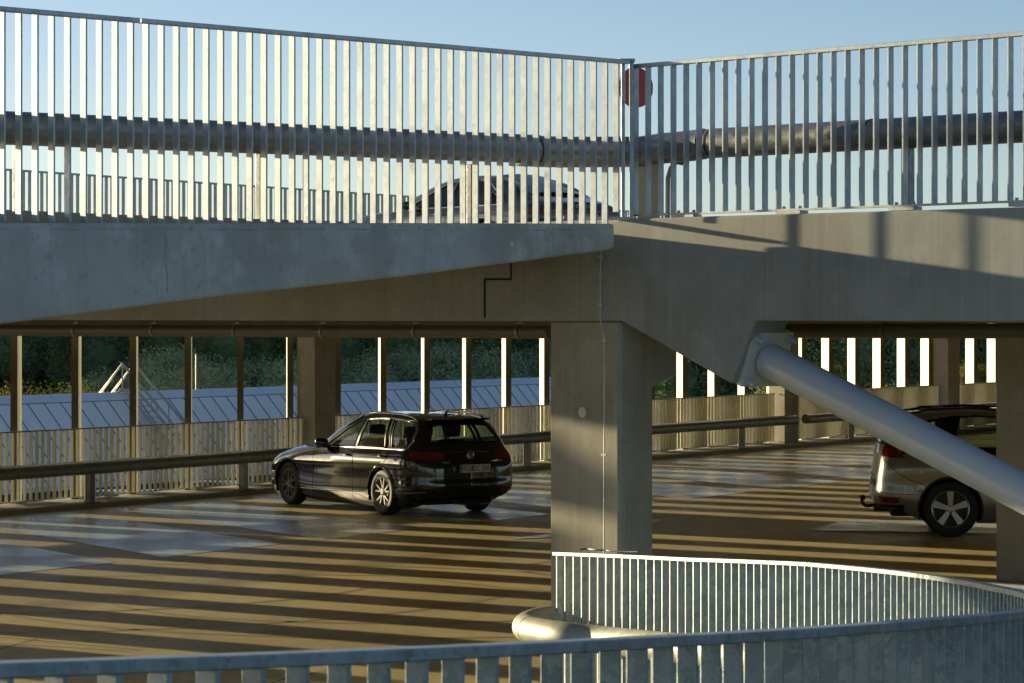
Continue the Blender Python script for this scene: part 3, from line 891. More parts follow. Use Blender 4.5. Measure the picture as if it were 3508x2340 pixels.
WAGON0 = [
 [(3.45,0,.18),(3.62,0,.20),(3.68,0,.30),(3.72,0,.50),(3.70,0,.66),(3.62,0,.76),(3.60,0,.77),(3.58,0,.775),(3.56,0,.78),(3.54,0,.785)],
 [(3.40,0,.18),(3.58,.50,.20),(3.64,.50,.30),(3.68,.50,.50),(3.66,.50,.66),(3.58,.50,.75),(3.56,.42,.765),(3.55,.30,.775),(3.54,.15,.78),(3.53,0,.785)],
 [(3.20,0,.18),(3.38,.80,.20),(3.42,.84,.32),(3.40,.86,.52),(3.32,.84,.68),(3.26,.78,.76),(3.28,.62,.80),(3.30,.45,.82),(3.31,.20,.83),(3.31,0,.835)],
 [(2.80,0,.18),(2.80,.84,.20),(2.80,.90,.32),(2.79,.915,.55),(2.78,.905,.76),(2.78,.82,.85),(2.79,.66,.90),(2.80,.45,.92),(2.80,.20,.93),(2.80,0,.935)],
 [(2.10,0,.18),(2.10,.865,.19),(2.10,.90,.27),(2.10,.912,.50),(2.10,.905,.80),(2.02,.83,.915),(2.05,.78,.93),(2.08,.72,.95),(2.22,.40,.99),(2.27,0,1.0)],
 [(1.55,0,.18),(1.55,.865,.19),(1.55,.90,.27),(1.55,.912,.50),(1.55,.905,.82),(1.55,.845,.93),(1.55,.78,1.06),(1.60,.69,1.18),(1.76,.38,1.24),(1.82,0,1.25)],
 [(1.00,0,.18),(1.00,.865,.19),(1.00,.90,.27),(1.00,.912,.50),(1.00,.908,.83),(1.00,.85,.94),(1.00,.76,1.18),(1.06,.625,1.375),(1.18,.35,1.43),(1.22,0,1.44)],
 [(.40,0,.18),(.40,.865,.19),(.40,.90,.27),(.40,.915,.52),(.40,.910,.84),(.40,.85,.945),(.40,.76,1.20),(.40,.605,1.43),(.40,.34,1.47),(.40,0,1.48)],
 [(-.30,0,.19),(-.30,.86,.20),(-.30,.90,.30),(-.30,.915,.56),(-.30,.910,.85),(-.30,.84,.955),(-.30,.755,1.20),(-.30,.595,1.405),(-.30,.33,1.45),(-.30,0,1.46)],
 [(-.70,0,.20),(-.70,.83,.22),(-.71,.885,.32),(-.72,.90,.58),(-.71,.895,.84),(-.68,.825,.965),(-.62,.735,1.19),(-.55,.59,1.375),(-.53,.33,1.425),(-.53,0,1.437)],
 [(-.92,0,.22),(-.92,.73,.24),(-.95,.80,.34),(-.96,.82,.60),(-.95,.80,.84),(-.90,.74,.975),(-.78,.65,1.20),(-.65,.545,1.36),(-.62,.30,1.412),(-.62,0,1.425)],
 [(-1.0,0,.22),(-1.00,.56,.24),(-1.05,.61,.35),(-1.06,.61,.58),(-1.04,.60,.82),(-.98,.57,.985),(-.85,.52,1.20),(-.70,.44,1.355),(-.66,.26,1.405),(-.65,0,1.42)],
 [(-1.02,0,.22),(-1.03,.28,.24),(-1.08,.28,.35),(-1.085,.28,.58),(-1.065,.28,.82),(-1.01,.27,.99),(-.88,.25,1.20),(-.73,.22,1.355),(-.68,.14,1.40),(-.67,0,1.415)],
 [(-1.03,0,.22),(-1.04,0,.24),(-1.09,0,.35),(-1.095,0,.58),(-1.075,0,.82),(-1.02,0,.99),(-.89,0,1.20),(-.74,0,1.355),(-.69,0,1.40),(-.68,0,1.415)],
]
def remap(secs, f_):
    return [[f_(*p) for p in s] for s in secs]
WAGON = remap(WAGON0, lambda x, y, z: (x if x > -.5 else -.5 + (x + .5) * .96, y * .962, z if (x > -.5 or z > .40) else .29 + (z - .20) * .55))
def suv_map(x, y, z):
    z2 = float(np.interp(z, (0, .18, .30, .6, .85, .96, 1.2, 1.40, 1.50), (0, .27, .40, .72, .98, 1.09, 1.36, 1.60, 1.69)))
    x2 = x * (1.0 if x > 0 else float(np.interp(z, (.3, .9, 1.0, 1.2, 1.38), (.95, .92, .96, .97, .84))))
    return (x2, y * 1.035, z2)
SUV = remap(WAGON, suv_map)
def sedan_secs():
    s = remap(WAGON[:8], lambda x, y, z: (x * 1.07 + .0, y * 1.06, z * 1.0))
    def sec(x, row5, r6, r7, r8, r9, yw=.97, zb=.2, dx=0.):
        return [(x, 0, zb), (x, yw * .93, zb + .02), (x + dx, yw * .975, .34), (x + dx, yw, .60), (x + dx * .6, yw * .985, .85), row5, r6, r7, r8, r9]
    s.append(sec(-.05, (-.05, .90, .955), (-.05, .80, 1.18), (.05, .64, 1.40), (.12, .36, 1.445), (.14, 0, 1.455)))
    s.append(sec(-.50, (-.50, .89, .965), (-.45, .82, 1.06), (-.38, .68, 1.27), (-.25, .38, 1.335), (-.20, 0, 1.35)))
    s.append(sec(-.85, (-.84, .865, .965), (-.82, .81, 1.00), (-.80, .72, 1.06), (-.70, .40, 1.13), (-.66, 0, 1.145), yw=.955))
    s.append(sec(-1.02, (-1.0, .82, .955), (-1.02, .76, .985), (-1.04, .66, 1.01), (-1.05, .40, 1.03), (-1.05, 0, 1.04), yw=.93, dx=-.01))
    s.append(sec(-1.20, (-1.15, .72, .955), (-1.16, .64, .975), (-1.17, .55, .99), (-1.18, .35, 1.0), (-1.18, 0, 1.01), yw=.84, dx=-.02))
    s.append(sec(-1.26, (-1.21, .40, .965), (-1.215, .36, .98), (-1.22, .3, .99), (-1.22, .18, 1.0), (-1.22, 0, 1.005), yw=.45, dx=-.03))
    e = sec(-1.27, (-1.22, 0, .965), (-1.225, 0, .98), (-1.23, 0, .99), (-1.23, 0, 1.0), (-1.23, 0, 1.005), yw=0, dx=-.03)
    s.append(e)
    return s
SEDAN = sedan_secs()

def inside(px_, py_, poly):
    r = np.zeros(px_.shape, bool); n = len(poly)
    j = n - 1
    for i in range(n):
        xi, yi = poly[i]; xj, yj = poly[j]
        c = ((yi > py_) != (yj > py_)) & (px_ < (xj - xi) * (py_ - yi) / (yj - yi + 1e-12) + xi)
        r ^= c; j = i
    return r

def car(label, secs, spec, loc, heading, group=None, name='parked_car'):
    t = thing(name, label, 'car', loc, group, rotz=math.atan2(heading[1], heading[0]))
    G = cr(np.array(secs), 22)                       # along the car
    G = cr(G.transpose(1, 0, 2), 18).transpose(1, 0, 2)
    U, V = G.shape[:2]
    G[:, :, 1] = np.maximum(G[:, :, 1], 0)
    verts = G.reshape(-1, 3)
    idx = np.arange(U * V).reshape(U, V)
    quads = np.stack([idx[:-1, :-1], idx[1:, :-1], idx[1:, 1:], idx[:-1, 1:]], -1).reshape(-1, 4)
    cen = verts[quads].mean(1)
    nrm = np.cross(verts[quads[:, 2]] - verts[quads[:, 0]], verts[quads[:, 3]] - verts[quads[:, 1]])
    nrm /= np.linalg.norm(nrm, axis=1, keepdims=True) + 1e-9
    if nrm[np.argmax(cen[:, 2])][2] < 0: nrm = -nrm
    region = np.zeros(len(quads), int)
    cx, cy, cz = cen.T
    rid = 1; regs = []
    sidef = np.abs(nrm[:, 1]) > .45
    rearf = (nrm[:, 0] < -.25)
    frontf = (nrm[:, 0] > .15) & (cx > .5)
    keep = region == 0
    for (rname, where, poly, m_, off) in spec['regions']:
        if where == 'side': msk = sidef & (cx > spec.get('side_min', -.9)) & inside(cx, cz, poly)
        elif where == 'rear': msk = rearf & (cx < spec.get('rear_max', -.5)) & inside(cy, cz, poly)
        elif where == 'front': msk = frontf & inside(cy, cz, poly)
        elif where == 'xz': msk = (cx < .0) & (cy > .3) & inside(cx, cz, poly)
        msk &= (region == 0)
        region[msk] = rid; regs.append((rid, rname, m_, off)); rid += 1
    wr = spec['wheel_r']; ar = wr + .045
    for wx in (0., spec['wb']):
        dd = (cx - wx) ** 2 + (cz - wr) ** 2 < ar ** 2
        region[dd & (cy > .50) & (cz < wr + ar)] = -1
    def mk(sel, side, off, name, m_, smooth=True):
        q = quads[sel]; us = np.unique(q)
        remapi = -np.ones(len(verts), int); remapi[us] = np.arange(len(us))
        v = verts[us].copy()
        if off:
            vn = np.zeros_like(verts)
            for k in range(4): np.add.at(vn, q[:, k], nrm[sel])
            vv = vn[us]; vv /= np.linalg.norm(vv, axis=1, keepdims=True) + 1e-9
            v += vv * off
        if side < 0: v[:, 1] *= -1
        return v, remapi[q]
    def build(parts, name, m_, parent):
        me = bpy.data.meshes.new(name); VV = []; FF = []; b = 0
        for v, q in parts:
            VV.append(v); FF += [tuple(int(i) + b for i in dict.fromkeys(f)) for f in q]; b += len(v)
        FF = [f for f in FF if len(f) >= 3]
        me.from_pydata(np.concatenate(VV).tolist(), [], FF)
        bm = bmesh.new(); bm.from_mesh(me)
        bmesh.ops.remove_doubles(bm, verts=bm.verts, dist=.0008)
        bmesh.ops.recalc_face_normals(bm, faces=bm.faces)
        bm.to_mesh(me); bm.free()
        me.materials.append(m_)
        me.polygons.foreach_set('use_smooth', [True] * len(me.polygons)); me.set_sharp_from_angle(angle=math.radians(38))
        me.update()
        o = bpy.data.objects.new(name, me); C.objects.link(o); o.parent = parent
        return o
    sel = region == 0
    body = build([mk(sel, 1, 0, '', None), mk(sel, -1, 0, '', None)], 'body', spec['paint'], t)
    for rid_, rname, m_, off in regs:
        sel = region == rid_
        if not sel.any(): continue
        if rname in ('rear_window', 'windscreen', 'rear_band', 'panel'):
            build([mk(sel, 1, off, '', None), mk(sel, -1, off, '', None)], rname, m_, t)
        else:
            for s_ in (1, -1): build([mk(sel, s_, off, '', None)], rname, m_, t)
    # surface lookup
    svi = np.where(G[:, :, 1].reshape(-1) > .3)[0]; SV = verts[svi]
    def side_y(x_, z_):
        d = (SV[:, 0] - x_) ** 2 + (SV[:, 2] - z_) ** 2
        k = np.argsort(d)[:6]; wgt = 1 / (d[k] + 1e-5)
        return float((SV[k, 1] * wgt).sum() / wgt.sum())
    rvi = np.where(verts[:, 0] < spec.get('rear_max', -.5))[0]; RV = verts[rvi]
    def rear_x(y_, z_):
        d = (RV[:, 1] - abs(y_)) ** 2 + (RV[:, 2] - z_) ** 2
        k = np.argsort(d)[:6]; wgt = 1 / (d[k] + 1e-5)
        return float((RV[k, 0] * wgt).sum() / wgt.sum())
    def on_side(pl, sgn, off=.004, step=.04):
        out = []
        for (a, b_) in zip(pl[:-1], pl[1:]):
            L_ = math.dist(a, b_); n_ = max(1, int(L_ / step))
            for k in range(n_):
                x_ = a[0] + (b_[0] - a[0]) * k / n_; z_ = a[1] + (b_[1] - a[1]) * k / n_
                out.append(Vector((x_, sgn * (side_y(x_, z_) + off), z_)))
        x_, z_ = pl[-1]; out.append(Vector((x_, sgn * (side_y(x_, z_) + off), z_)))
        return out
    def on_rear(pl, off=.004, step=.04):
        out = []
        for (a, b_) in zip(pl[:-1], pl[1:]):
            L_ = math.dist(a, b_); n_ = max(1, int(L_ / step))
            for k in range(n_ + (1 if (a, b_) == (pl[-2], pl[-1]) else 0)):
                y_ = a[0] + (b_[0] - a[0]) * k / n_; z_ = a[1] + (b_[1] - a[1]) * k / n_
                out.append(Vector((rear_x(y_, z_) - off, y_, z_)))
        return out
    for (pl, rr, m_, nm) in spec.get('lines', []):
        for s_ in (1, -1):
            g = MB(); g.tube(on_side(pl, s_, rr * .35), rr, 6); g.build(nm, m_, t, smooth=True)
    for (rname, where, poly, m_, off) in spec['regions']:
        if rname == 'side_window':
            for s_ in (1, -1):
                g = MB(); g.tube(on_side(list(poly) + [poly[0]], s_, 0.0, .03), .011, 6); g.build('window_seal', M['frame_black'], t)
        if rname == 'rear_window' and where == 'rear':
            pl = [p for p in poly if p[0] > 0]
            pl = [(-a, b_) for a, b_ in pl[::-1]] + pl
            g = MB(); g.tube(on_rear(pl + [pl[0]], 0.0, .05), .013, 6); g.build('window_seal', M['frame_black'], t)
    for (pl, rr, m_, nm) in spec.get('rear_lines', []):
        g = MB(); g.tube(on_rear(pl, rr * .3), rr, 6); g.build(nm, m_, t, smooth=True)
    # wheel arches (lips + wells), wheels
    for wx in (0., spec['wb']):
        for s_ in (1, -1):
            arc = []
            for k in range(25):
                a = math.radians(-12 + 204 * k / 24)
                x_ = wx + ar * math.cos(a); z_ = wr + ar * math.sin(a)
                if z_ < .2: continue
                yy = side_y(x_ + .02 * math.cos(a), min(z_ + .02 * math.sin(a), spec['z5'] - .1))
                arc.append(Vector((x_, s_ * (yy - .002), z_)))
            g = MB(); g.tube(arc, .017, 8); g.build('arch_lip', spec.get('lip', spec['paint']), t, smooth=True)
            ya, yb = s_ * (spec['hw'] - .02), s_ * (spec['hw'] - .36)
            ring = [(wx + (ar + .012) * math.cos(math.radians(a)), wr + (ar + .012) * math.sin(math.radians(a))) for a in range(-20, 201, 10)]
            m_n = len(ring)
            g = MB(); g.add([(x_, ya, z_) for x_, z_ in ring] + [(x_, yb, z_) for x_, z_ in ring],
                            [(k, k + 1, m_n + k + 1, m_n + k) for k in range(m_n - 1)] + [tuple(range(m_n, 2 * m_n))])
            g.build('wheel_well', M['dark'], t)
            wheel(t, (wx, s_ * (spec['hw'] - .015), wr), s_, wr, spec['rim_r'], spec['spokes'], spec.get('rim_mat', M['rim']), spec.get('turn', 0) + wx)
    # underside pan
    g = MB(); g.abox(-.75, spec['wb'] + .6, -.55, .55, spec['pan'], spec['pan'] + .06); g.build('underbody', M['dark'], t)
    # seats
    for (x_, y_) in spec['seats']:
        g = MB(); zs = spec['seat_z']
        g.box((x_, y_, zs), (.05, 0, .0), (0, .22, 0), (-.06, 0, .28))
        s_ = g.build('seat', M['seat'], t, bevel=.04)
        g = MB(); g.box((x_ - .09, y_, zs + .40), (.045, 0, 0), (0, .125, 0), (-.01, 0, .085)); g.build('headrest', M['seat'], s_, bevel=.035)
    # mirrors
    for s_ in (1, -1):
        mx_, mz = spec['mirror']; yy = side_y(mx_, mz)
        g = MB(); g.box((mx_, s_ * (yy + .12), mz + .07), (.055, 0, 0), (.02, s_ * .095, 0), (0, 0, .07)); o = g.build('door_mirror', spec['paint'], t, smooth=True, bevel=.045, angle=80)
        g = MB(); g.box((mx_ + .01, s_ * (yy + .03), mz + .01), (.03, 0, 0), (0, .05, 0), (0, 0, .02)); g.build('mirror_arm', M['trim'], o)
    for (hx, hz) in spec['handles']:
        for s_ in (1, -1):
            yy = side_y(hx, hz)
            g = MB(); g.tube([(hx - .10, s_ * (yy + .006), hz - .002), (hx - .07, s_ * (yy + .034), hz + .002), (hx + .07, s_ * (yy + .034), hz + .008), (hx + .10, s_ * (yy + .006), hz + .008)], .013, 8)
            g.build('door_handle', spec.get('handle_mat', spec['paint']), t, smooth=True)
    return t, side_y, rear_x

wheel_cache = {}
def wheel(t, c, s_, r, rr, spokes, rm, turn):
    w_ = .11
    key = (r, rr, spokes, rm.name)
    o = bpy.data.objects.new('wheel', None); C.objects.link(o); o.parent = t; o.location = c
    o.rotation_euler = (0, 0, 0 if s_ > 0 else math.pi)
    if key not in wheel_cache:
        g = MB(); g.lathe([(rr, -.015), (rr + .012, -.004), (r * .86, .0), (r - .018, -.012), (r, -.04), (r, -.17), (r - .02, -.205), (rr, -.20)], (0, 0, 0), (0, 1, 0), 56)
        a = g.build('tyre', M['rubber'], o, smooth=True)
        g = MB(); g.lathe([(rr + .004, -.010), (rr - .006, -.004), (rr - .018, -.012), (rr - .022, -.05), (rr - .03, -.15)], (0, 0, 0), (0, 1, 0), 56)
        n, wi, split = spokes
        for k in range(n):
            an = 2 * math.pi * k / n + .3
            for q in ((-1, 1) if split else (0,)):
                d0 = Vector((math.cos(an + q * .05), 0, math.sin(an + q * .05))); d1 = Vector((math.cos(an + q * split), 0, math.sin(an + q * split)))
                a0 = d0 * .045; a1 = d1 * (rr - .016); dd = (a1 - a0).normalized(); sd_ = Vector((-dd.z, 0, dd.x))
                w0, w1 = (wi * .6, wi) if not split else (wi * .9, wi * .8)
                vs = [a0 + sd_ * w0, a0 - sd_ * w0, a1 - sd_ * w1, a1 + sd_ * w1]
                f_ = [v + Vector((0, -.022 - .0 * i, 0)) for i, v in enumerate(vs[:2])] + [v + Vector((0, -.012, 0)) for v in vs[2:]]
                b_ = [v + Vector((0, -.055, 0)) for v in vs]
                g.add(f_ + b_, [(0, 1, 2, 3), (7, 6, 5, 4), (0, 4, 5, 1), (1, 5, 6, 2), (2, 6, 7, 3), (3, 7, 4, 0)])
        g.lathe([(0, -.010), (.03, -.010), (.034, -.016), (.062, -.022), (.066, -.05)], (0, 0, 0), (0, 1, 0), 28)
        b_ = g.build('rim', rm, o, smooth=True, angle=30)
        g = MB(); g.lathe([(0, -.09), (rr * .62, -.09), (rr * .62, -.10)], (0, 0, 0), (0, 1, 0), 32); g.lathe([(0, -.125), (rr - .02, -.125)], (0, 0, 0), (0, 1, 0), 32)
        c_ = g.build('brake_disc', M['rim_in'], o)
        g = MB()
        for k in range(5):
            an = 2 * math.pi * k / 5 + .3
            g.lathe([(0, -.010), (.009, -.010), (.011, -.024)], (.047 * math.cos(an), 0, .047 * math.sin(an)), (0, 1, 0), 10)
        d_ = g.build('wheel_bolts', M['chrome'], o)
        wheel_cache[key] = [x.data for x in (a, b_, c_, d_)]
        kids = (a, b_, c_, d_)
    else:
        kids = []
        for nm, me in zip(('tyre', 'rim', 'brake_disc', 'wheel_bolts'), wheel_cache[key]):
            x_ = bpy.data.objects.new(nm, me); C.objects.link(x_); x_.parent = o; kids.append(x_)
    for x_ in kids: x_.rotation_euler = (0, turn, 0)

def text(body, size, m_, parent, Mx, name='lettering', depth=.0015):
    cu = bpy.data.curves.new(name, 'FONT'); cu.body = body; cu.size = size; cu.extrude = depth
    cu.align_x = 'CENTER'; cu.align_y = 'CENTER'
    tmp = bpy.data.objects.new(name, cu); C.objects.link(tmp)
    bpy.context.view_layer.update()
    me = bpy.data.meshes.new_from_object(tmp.evaluated_get(bpy.context.evaluated_depsgraph_get()))
    bpy.data.objects.remove(tmp)
    me.name = name; me.materials.clear(); me.materials.append(m_)
    o = bpy.data.objects.new(name, me); C.objects.link(o); o.parent = parent; o.matrix_local = Mx
    return o
def rear_frame(x, y, z, tilt=0., sx=1., sy=1.):
    """matrix for text facing backwards (-x): text x -> -y (viewed from behind left to right), up -> z"""
    m = Matrix(((0, 0, -1, x), (-1, 0, 0, y), (0, 1, 0, z), (0, 0, 0, 1)))
    return m @ Matrix.Rotation(tilt, 4, 'X') @ Matrix.Diagonal((sx, sy, 1, 1))

bp = M['black_paint']
wag_spec = dict(paint=bp, wheel_r=.334, rim_r=.222, wb=2.79, hw=.888, z5=.93, pan=.17, spokes=(5, .014, .26),
    regions=[
     ('side_window', 'side', [(1.74, .955), (1.52, 1.085), (1.22, 1.235), (.98, 1.335), (.83, 1.365), (.90, .965)], M['glass'], -.004),
     ('side_window', 'side', [(.80, .968), (.73, 1.372), (.35, 1.392), (.14, 1.388), (.02, .972)], M['glass'], -.004),
     ('side_window', 'side', [(-.02, .972), (.10, 1.385), (.03, 1.383), (-.11, .975)], M['glass'], -.004),
     ('side_window', 'side', [(-.17, .98), (-.04, 1.375), (-.35, 1.355), (-.56, 1.315), (-.645, 1.25), (-.655, 1.10), (-.60, 1.01), (-.55, .985)], M['glass'], -.004),
     ('window_frame', 'side', [(1.80, .945), (1.52, 1.10), (1.22, 1.25), (.98, 1.352), (.60, 1.395), (.30, 1.405), (-.05, 1.40), (-.35, 1.375), (-.58, 1.33), (-.665, 1.25), (-.675, 1.09), (-.61, .995), (-.55, .967), (.4, .955), (1.0, .95)], M['frame_black'], 0),
     ('rear_window', 'rear', [(-.1, 1.065), (.60, 1.075), (.56, 1.14), (.46, 1.305), (.36, 1.325), (-.1, 1.33)], M['glass'], -.004),
     ('windscreen', 'front', [(-.1, 1.0), (.70, .985), (.60, 1.34), (.3, 1.40), (-.1, 1.415)], M['glass'], -.004),
     ('tail_light', 'rear', [(.42, .84), (.42, .93), (.60, .95), (1.0, .95), (1.0, .84)], M['red_lamp'], .006),
     ('tail_light', 'side', [(-1.0, .835), (-1.0, .955), (-.78, .95), (-.66, .925), (-.72, .85)], M['red_lamp'], .006),
     ('headlight', 'front', [(.45, .66), (.9, .62), (.9, .80), (.5, .76)], M['clear_lamp'], .004),
     ('panel', 'rear', [(-.1, .20), (.95, .20), (.95, .34), (-.1, .34)], M['trim'], .003)],
    side_min=-1.1, rear_max=-.6,
    lines=[([(1.80, .945), (1.52, 1.10), (1.22, 1.25), (.98, 1.352), (.60, 1.395), (.30, 1.405), (-.05, 1.40), (-.35, 1.375), (-.58, 1.33), (-.665, 1.25), (-.675, 1.09), (-.61, .995), (-.55, .967), (.4, .955), (1.0, .95), (1.80, .945)], .0095, M['chrome'], 'chrome_trim'),
           ([(-.55, .345), (-.4, .35)], .007, M['chrome'], 'sill_trim'), ([(.42, .30), (1.4, .285), (2.38, .285)], .008, M['chrome'], 'sill_trim'), ([(-.98, .37), (-.6, .345)], .008, M['chrome'], 'sill_trim'),
           ([(.86, .945), (.80, .75), (.82, .35), (.84, .24)], .0035, M['dark'], 'door_gap'), ([(-.13, .95), (-.16, .82), (-.02, .72), (.22, .62), (.36, .45), (.40, .24)], .0035, M['dark'], 'door_gap'),
           ([(2.02, .88), (1.98, .70), (2.0, .45), (2.05, .24)], .0035, M['dark'], 'door_gap'),
           ([(-.70, .90), (-.2, .885), (.8, .862), (1.6, .848), (2.5, .83)], .0045, bp, 'shoulder_line'),
           ],
    rear_lines=[([(-.70, .60), (-.62, .56), (0, .545), (.62, .56), (.70, .60)], .004, M['dark'], 'tailgate_gap'), ([(-.34, .93), (-.20, .937), (-.06, .94)], .005, M['chrome'], 'badge_strip'),
                ([(.30, .935), (.16, .94), (.06, .94)], .003, M['chrome'], 'badge_strip')],
    seats=[(1.05, .37), (1.05, -.37), (.10, .37), (.10, -.37)], seat_z=.80, mirror=(1.66, .93), handles=[(.98, .845), (-.02, .86)])
P_ = (Vector((-1.93, 43.6, 0)))
hd = Vector((-.552, .834, 0)).normalized(); lf = Vector((-hd.y, hd.x, 0))
orig = P_ - lf * .90
t, sy_, rx_ = car('shiny black estate car parked by the far railing, seen from the rear', WAGON, wag_spec, (orig.x, orig.y, .004), hd)
# roof rails, antenna, plate, badge
for s_ in (1, -1):
    g = MB(); g.tube([(1.05, s_ * .60, 1.40), (.92, s_ * .60, 1.445), (.5, s_ * .60, 1.482), (-.1, s_ * .59, 1.47), (-.42, s_ * .58, 1.435), (-.55, s_ * .575, 1.385)], .016, 10); g.build('roof_rail', bp, t, smooth=True)
g = MB(); g.tube([(-.36, 0, 1.45), (-.40, 0, 1.50), (-.46, 0, 1.535)], [.022, .014, .008], 8); g.build('antenna', M['trim'], t, smooth=True)
g = MB(); g.box((-.70, 0, 1.395), (.10, 0, -.012), (0, .50, 0), (0, 0, .012)); g.build('roof_spoiler', bp, t, bevel=.01)
def plate(t, rx_, y, z, wdt, hgt, m_, txt, tsz, flag='D', nx=0.):
    x_ = rx_(y, z) - .016
    g = MB(); g.box((x_, y, z), (.004, 0, 0), (0, wdt / 2, 0), (0, 0, hgt / 2)); p = g.build('number_plate', m_, t, bevel=.002)
    g = MB(); g.box((x_ + .003, y, z), (.004, 0, 0), (0, wdt / 2 + .008, 0), (0, 0, hgt / 2 + .008)); g.build('plate_frame', M['ink'], p)
    g = MB(); g.box((x_ - .0035, y + wdt / 2 - .024, z), (.002, 0, 0), (0, .020, 0), (0, 0, hgt / 2 - .004)); g.build('country_band', M['plate_blue'], p)
    text(flag, .032, M['plate_white'], p, rear_frame(x_ - .007, y + wdt / 2 - .024, z - .028))
    text(txt, tsz, M['ink'], p, rear_frame(x_ - .006, y - .018, z, 0, .78, 1.0))
    return p, x_
p, x_ = plate(t, rx_, -.06, .70, .52, .115, M['plate_white'], 'KLE:DC 350', .112)
g = MB()
for dz in (.020, -.020): g.lathe([(0, .003), (.016, .003), (.017, 0)], (x_ - .006, -.06 + .045, .70 + dz), (-1, 0, 0), 16)
g.build('seal', M['rim_in'], p)
xb = rx_(0, .90) - .012
g = MB(); g.tube([(xb, .056 * math.cos(a / 28 * 2 * math.pi), .895 + .056 * math.sin(a / 28 * 2 * math.pi)) for a in range(29)], .006, 6)
def seg(y0, z0, y1, z1): g.tube([(xb, y0, .895 + z0), (xb, y1, .895 + z1)], .0055, 6)
seg(.026, .045, 0, -.0); seg(0, 0, -.026, .045); seg(.042, .02, .018, -.045); seg(.018, -.045, 0, -.004); seg(0, -.004, -.018, -.045); seg(-.018, -.045, -.042, .02)
g.build('round_badge', M['chrome'], t, smooth=True)
text('PASSAT', .040, M['chrome'], t, rear_frame(rx_(.42, .80) - .008, .42, .795, 0, 1.1, .8))
text('BLUEMOTION', .030, M['chrome'], t, rear_frame(rx_(-.46, .80) - .010, -.46, .80, 0, 1.0, .8))
g = MB(); xx = rx_(.28, .70) - .006
for a, b_ in (((.33, .735), (.29, .715)), ((.29, .715), (.25, .73)), ((.29, .715), (.28, .68)), ((.28, .68), (.30, .65)), ((.29, .715), (.31, .69))):
    g.tube([(xx, a[0], a[1]), (xx, b_[0], b_[1])], .005, 6)
g.build('gecko_sticker', M['chrome'], t, smooth=True)
for s_ in (1, -1):
    g = MB(); g.tube([(rx_(s_ * .5, .40) - .006, s_ * .50, .395), (rx_(s_ * .7, .40) - .012, s_ * .70, .40)], .014, 8); g.build('reflector', M['red_lamp'], t, smooth=True)

# bronze SUV at the right
suv_spec = dict(wag_spec)
def zmap(poly): return [(suv_map(a, 0, b_)[0], suv_map(a, 0, b_)[2]) for a, b_ in poly]
def rmap(poly): return [(a * 1.03, suv_map(0, 0, b_)[2]) for a, b_ in poly]
suv_spec.update(paint=M['bronze_paint'], wheel_r=.37, rim_r=.248, wb=2.774, hw=.93, z5=1.05, pan=.25, spokes=(5, .047, 0), rim_mat=M['rim_dark'], lip=M['trim'],
    regions=[
     ('side_window', 'side', zmap([(1.74, .955), (1.52, 1.085), (1.22, 1.235), (.98, 1.335), (.83, 1.365), (.90, .965)]), M['glass_dark'], -.004),
     ('side_window', 'side', zmap([(.80, .968), (.73, 1.372), (.35, 1.385), (.14, 1.375), (.0, .972)]), M['glass_mid'], -.004),
     ('side_window', 'side', zmap([(-.10, .985), (.03, 1.36), (-.20, 1.345), (-.42, 1.29), (-.60, 1.15), (-.66, 1.02)]), M['glass'], -.004),
     ('window_frame', 'side', zmap([(1.80, .945), (1.52, 1.10), (1.22, 1.25), (.98, 1.352), (.60, 1.385), (.30, 1.395), (-.05, 1.38), (-.35, 1.34), (-.58, 1.22), (-.70, 1.05), (-.66, .96), (.4, .955), (1.0, .95)]), M['frame_black'], 0),
     ('rear_window', 'rear', rmap([(-.1, 1.065), (.60, 1.075), (.46, 1.325), (-.1, 1.33)]), M['glass_dark'], -.004),
     ('windscreen', 'front', rmap([(-.1, 1.0), (.70, .985), (.60, 1.34), (.3, 1.40), (-.1, 1.415)]), M['glass'], -.004),
     ('tail_light', 'side', [(-1.05, 1.06), (-.60, 1.04), (-.66, 1.12), (-.78, 1.22), (-.84, 1.34), (-1.05, 1.34)], M['red_dark'], .008),
     ('tail_light', 'rear', [(.70, 1.06), (.64, 1.34), (1.0, 1.34), (1.0, 1.06)], M['red_dark'], .008),
     ('reflector', 'side', [(-.96, .535), (-.66, .52), (-.69, .445), (-.90, .455)], M['red_dark'], .004),
     ('panel', 'rear', [(-.1, .20), (.95, .20), (.95, .42), (-.1, .42)], M['trim'], .003),
     ('panel', 'rear', [(-.1, .66), (.6, .66), (.6, .74), (-.1, .74)], M['trim'], .006)],
    lines=[([(.86, 1.07), (.80, .85), (.82, .43), (.84, .33)], .0035, M['dark'], 'door_gap'),
           ([(-.13, 1.07), (-.16, .95), (.0, .86), (.30, .76), (.40, .5), (.42, .33)], .0035, M['dark'], 'door_gap'),
           ([(-.88, 1.02), (-.70, .85), (-.52, .74), (-.36, .70)], .004, M['dark'], 'bumper_gap'),
           ([(-1.0, .60), (-.8, .575), (-.55, .56), (-.44, .56)], .004, M['dark'], 'bumper_gap')],
    rear_lines=[([(-.62, .80), (0, .79), (.62, .80)], .004, M['dark'], 'tailgate_gap')],
    seats=[(.95, .37), (.95, -.37), (.02, .37), (.02, -.37)], seat_z=1.02, mirror=(1.66, 1.06), handles=[(.98, .96), (-.02, .98)], handle_mat=M['bronze_paint'])
P_ = Vector((5.764, 39.24, 0)); hd = Vector((math.cos(-.075), math.sin(-.075), 0)); lf = Vector((-hd.y, hd.x, 0))
orig = P_ + lf * .925
t, sy_, rx_ = car('bronze sport utility car with a tow ball, half hidden behind the diagonal strut', SUV, suv_spec, (orig.x, orig.y, .004), hd)
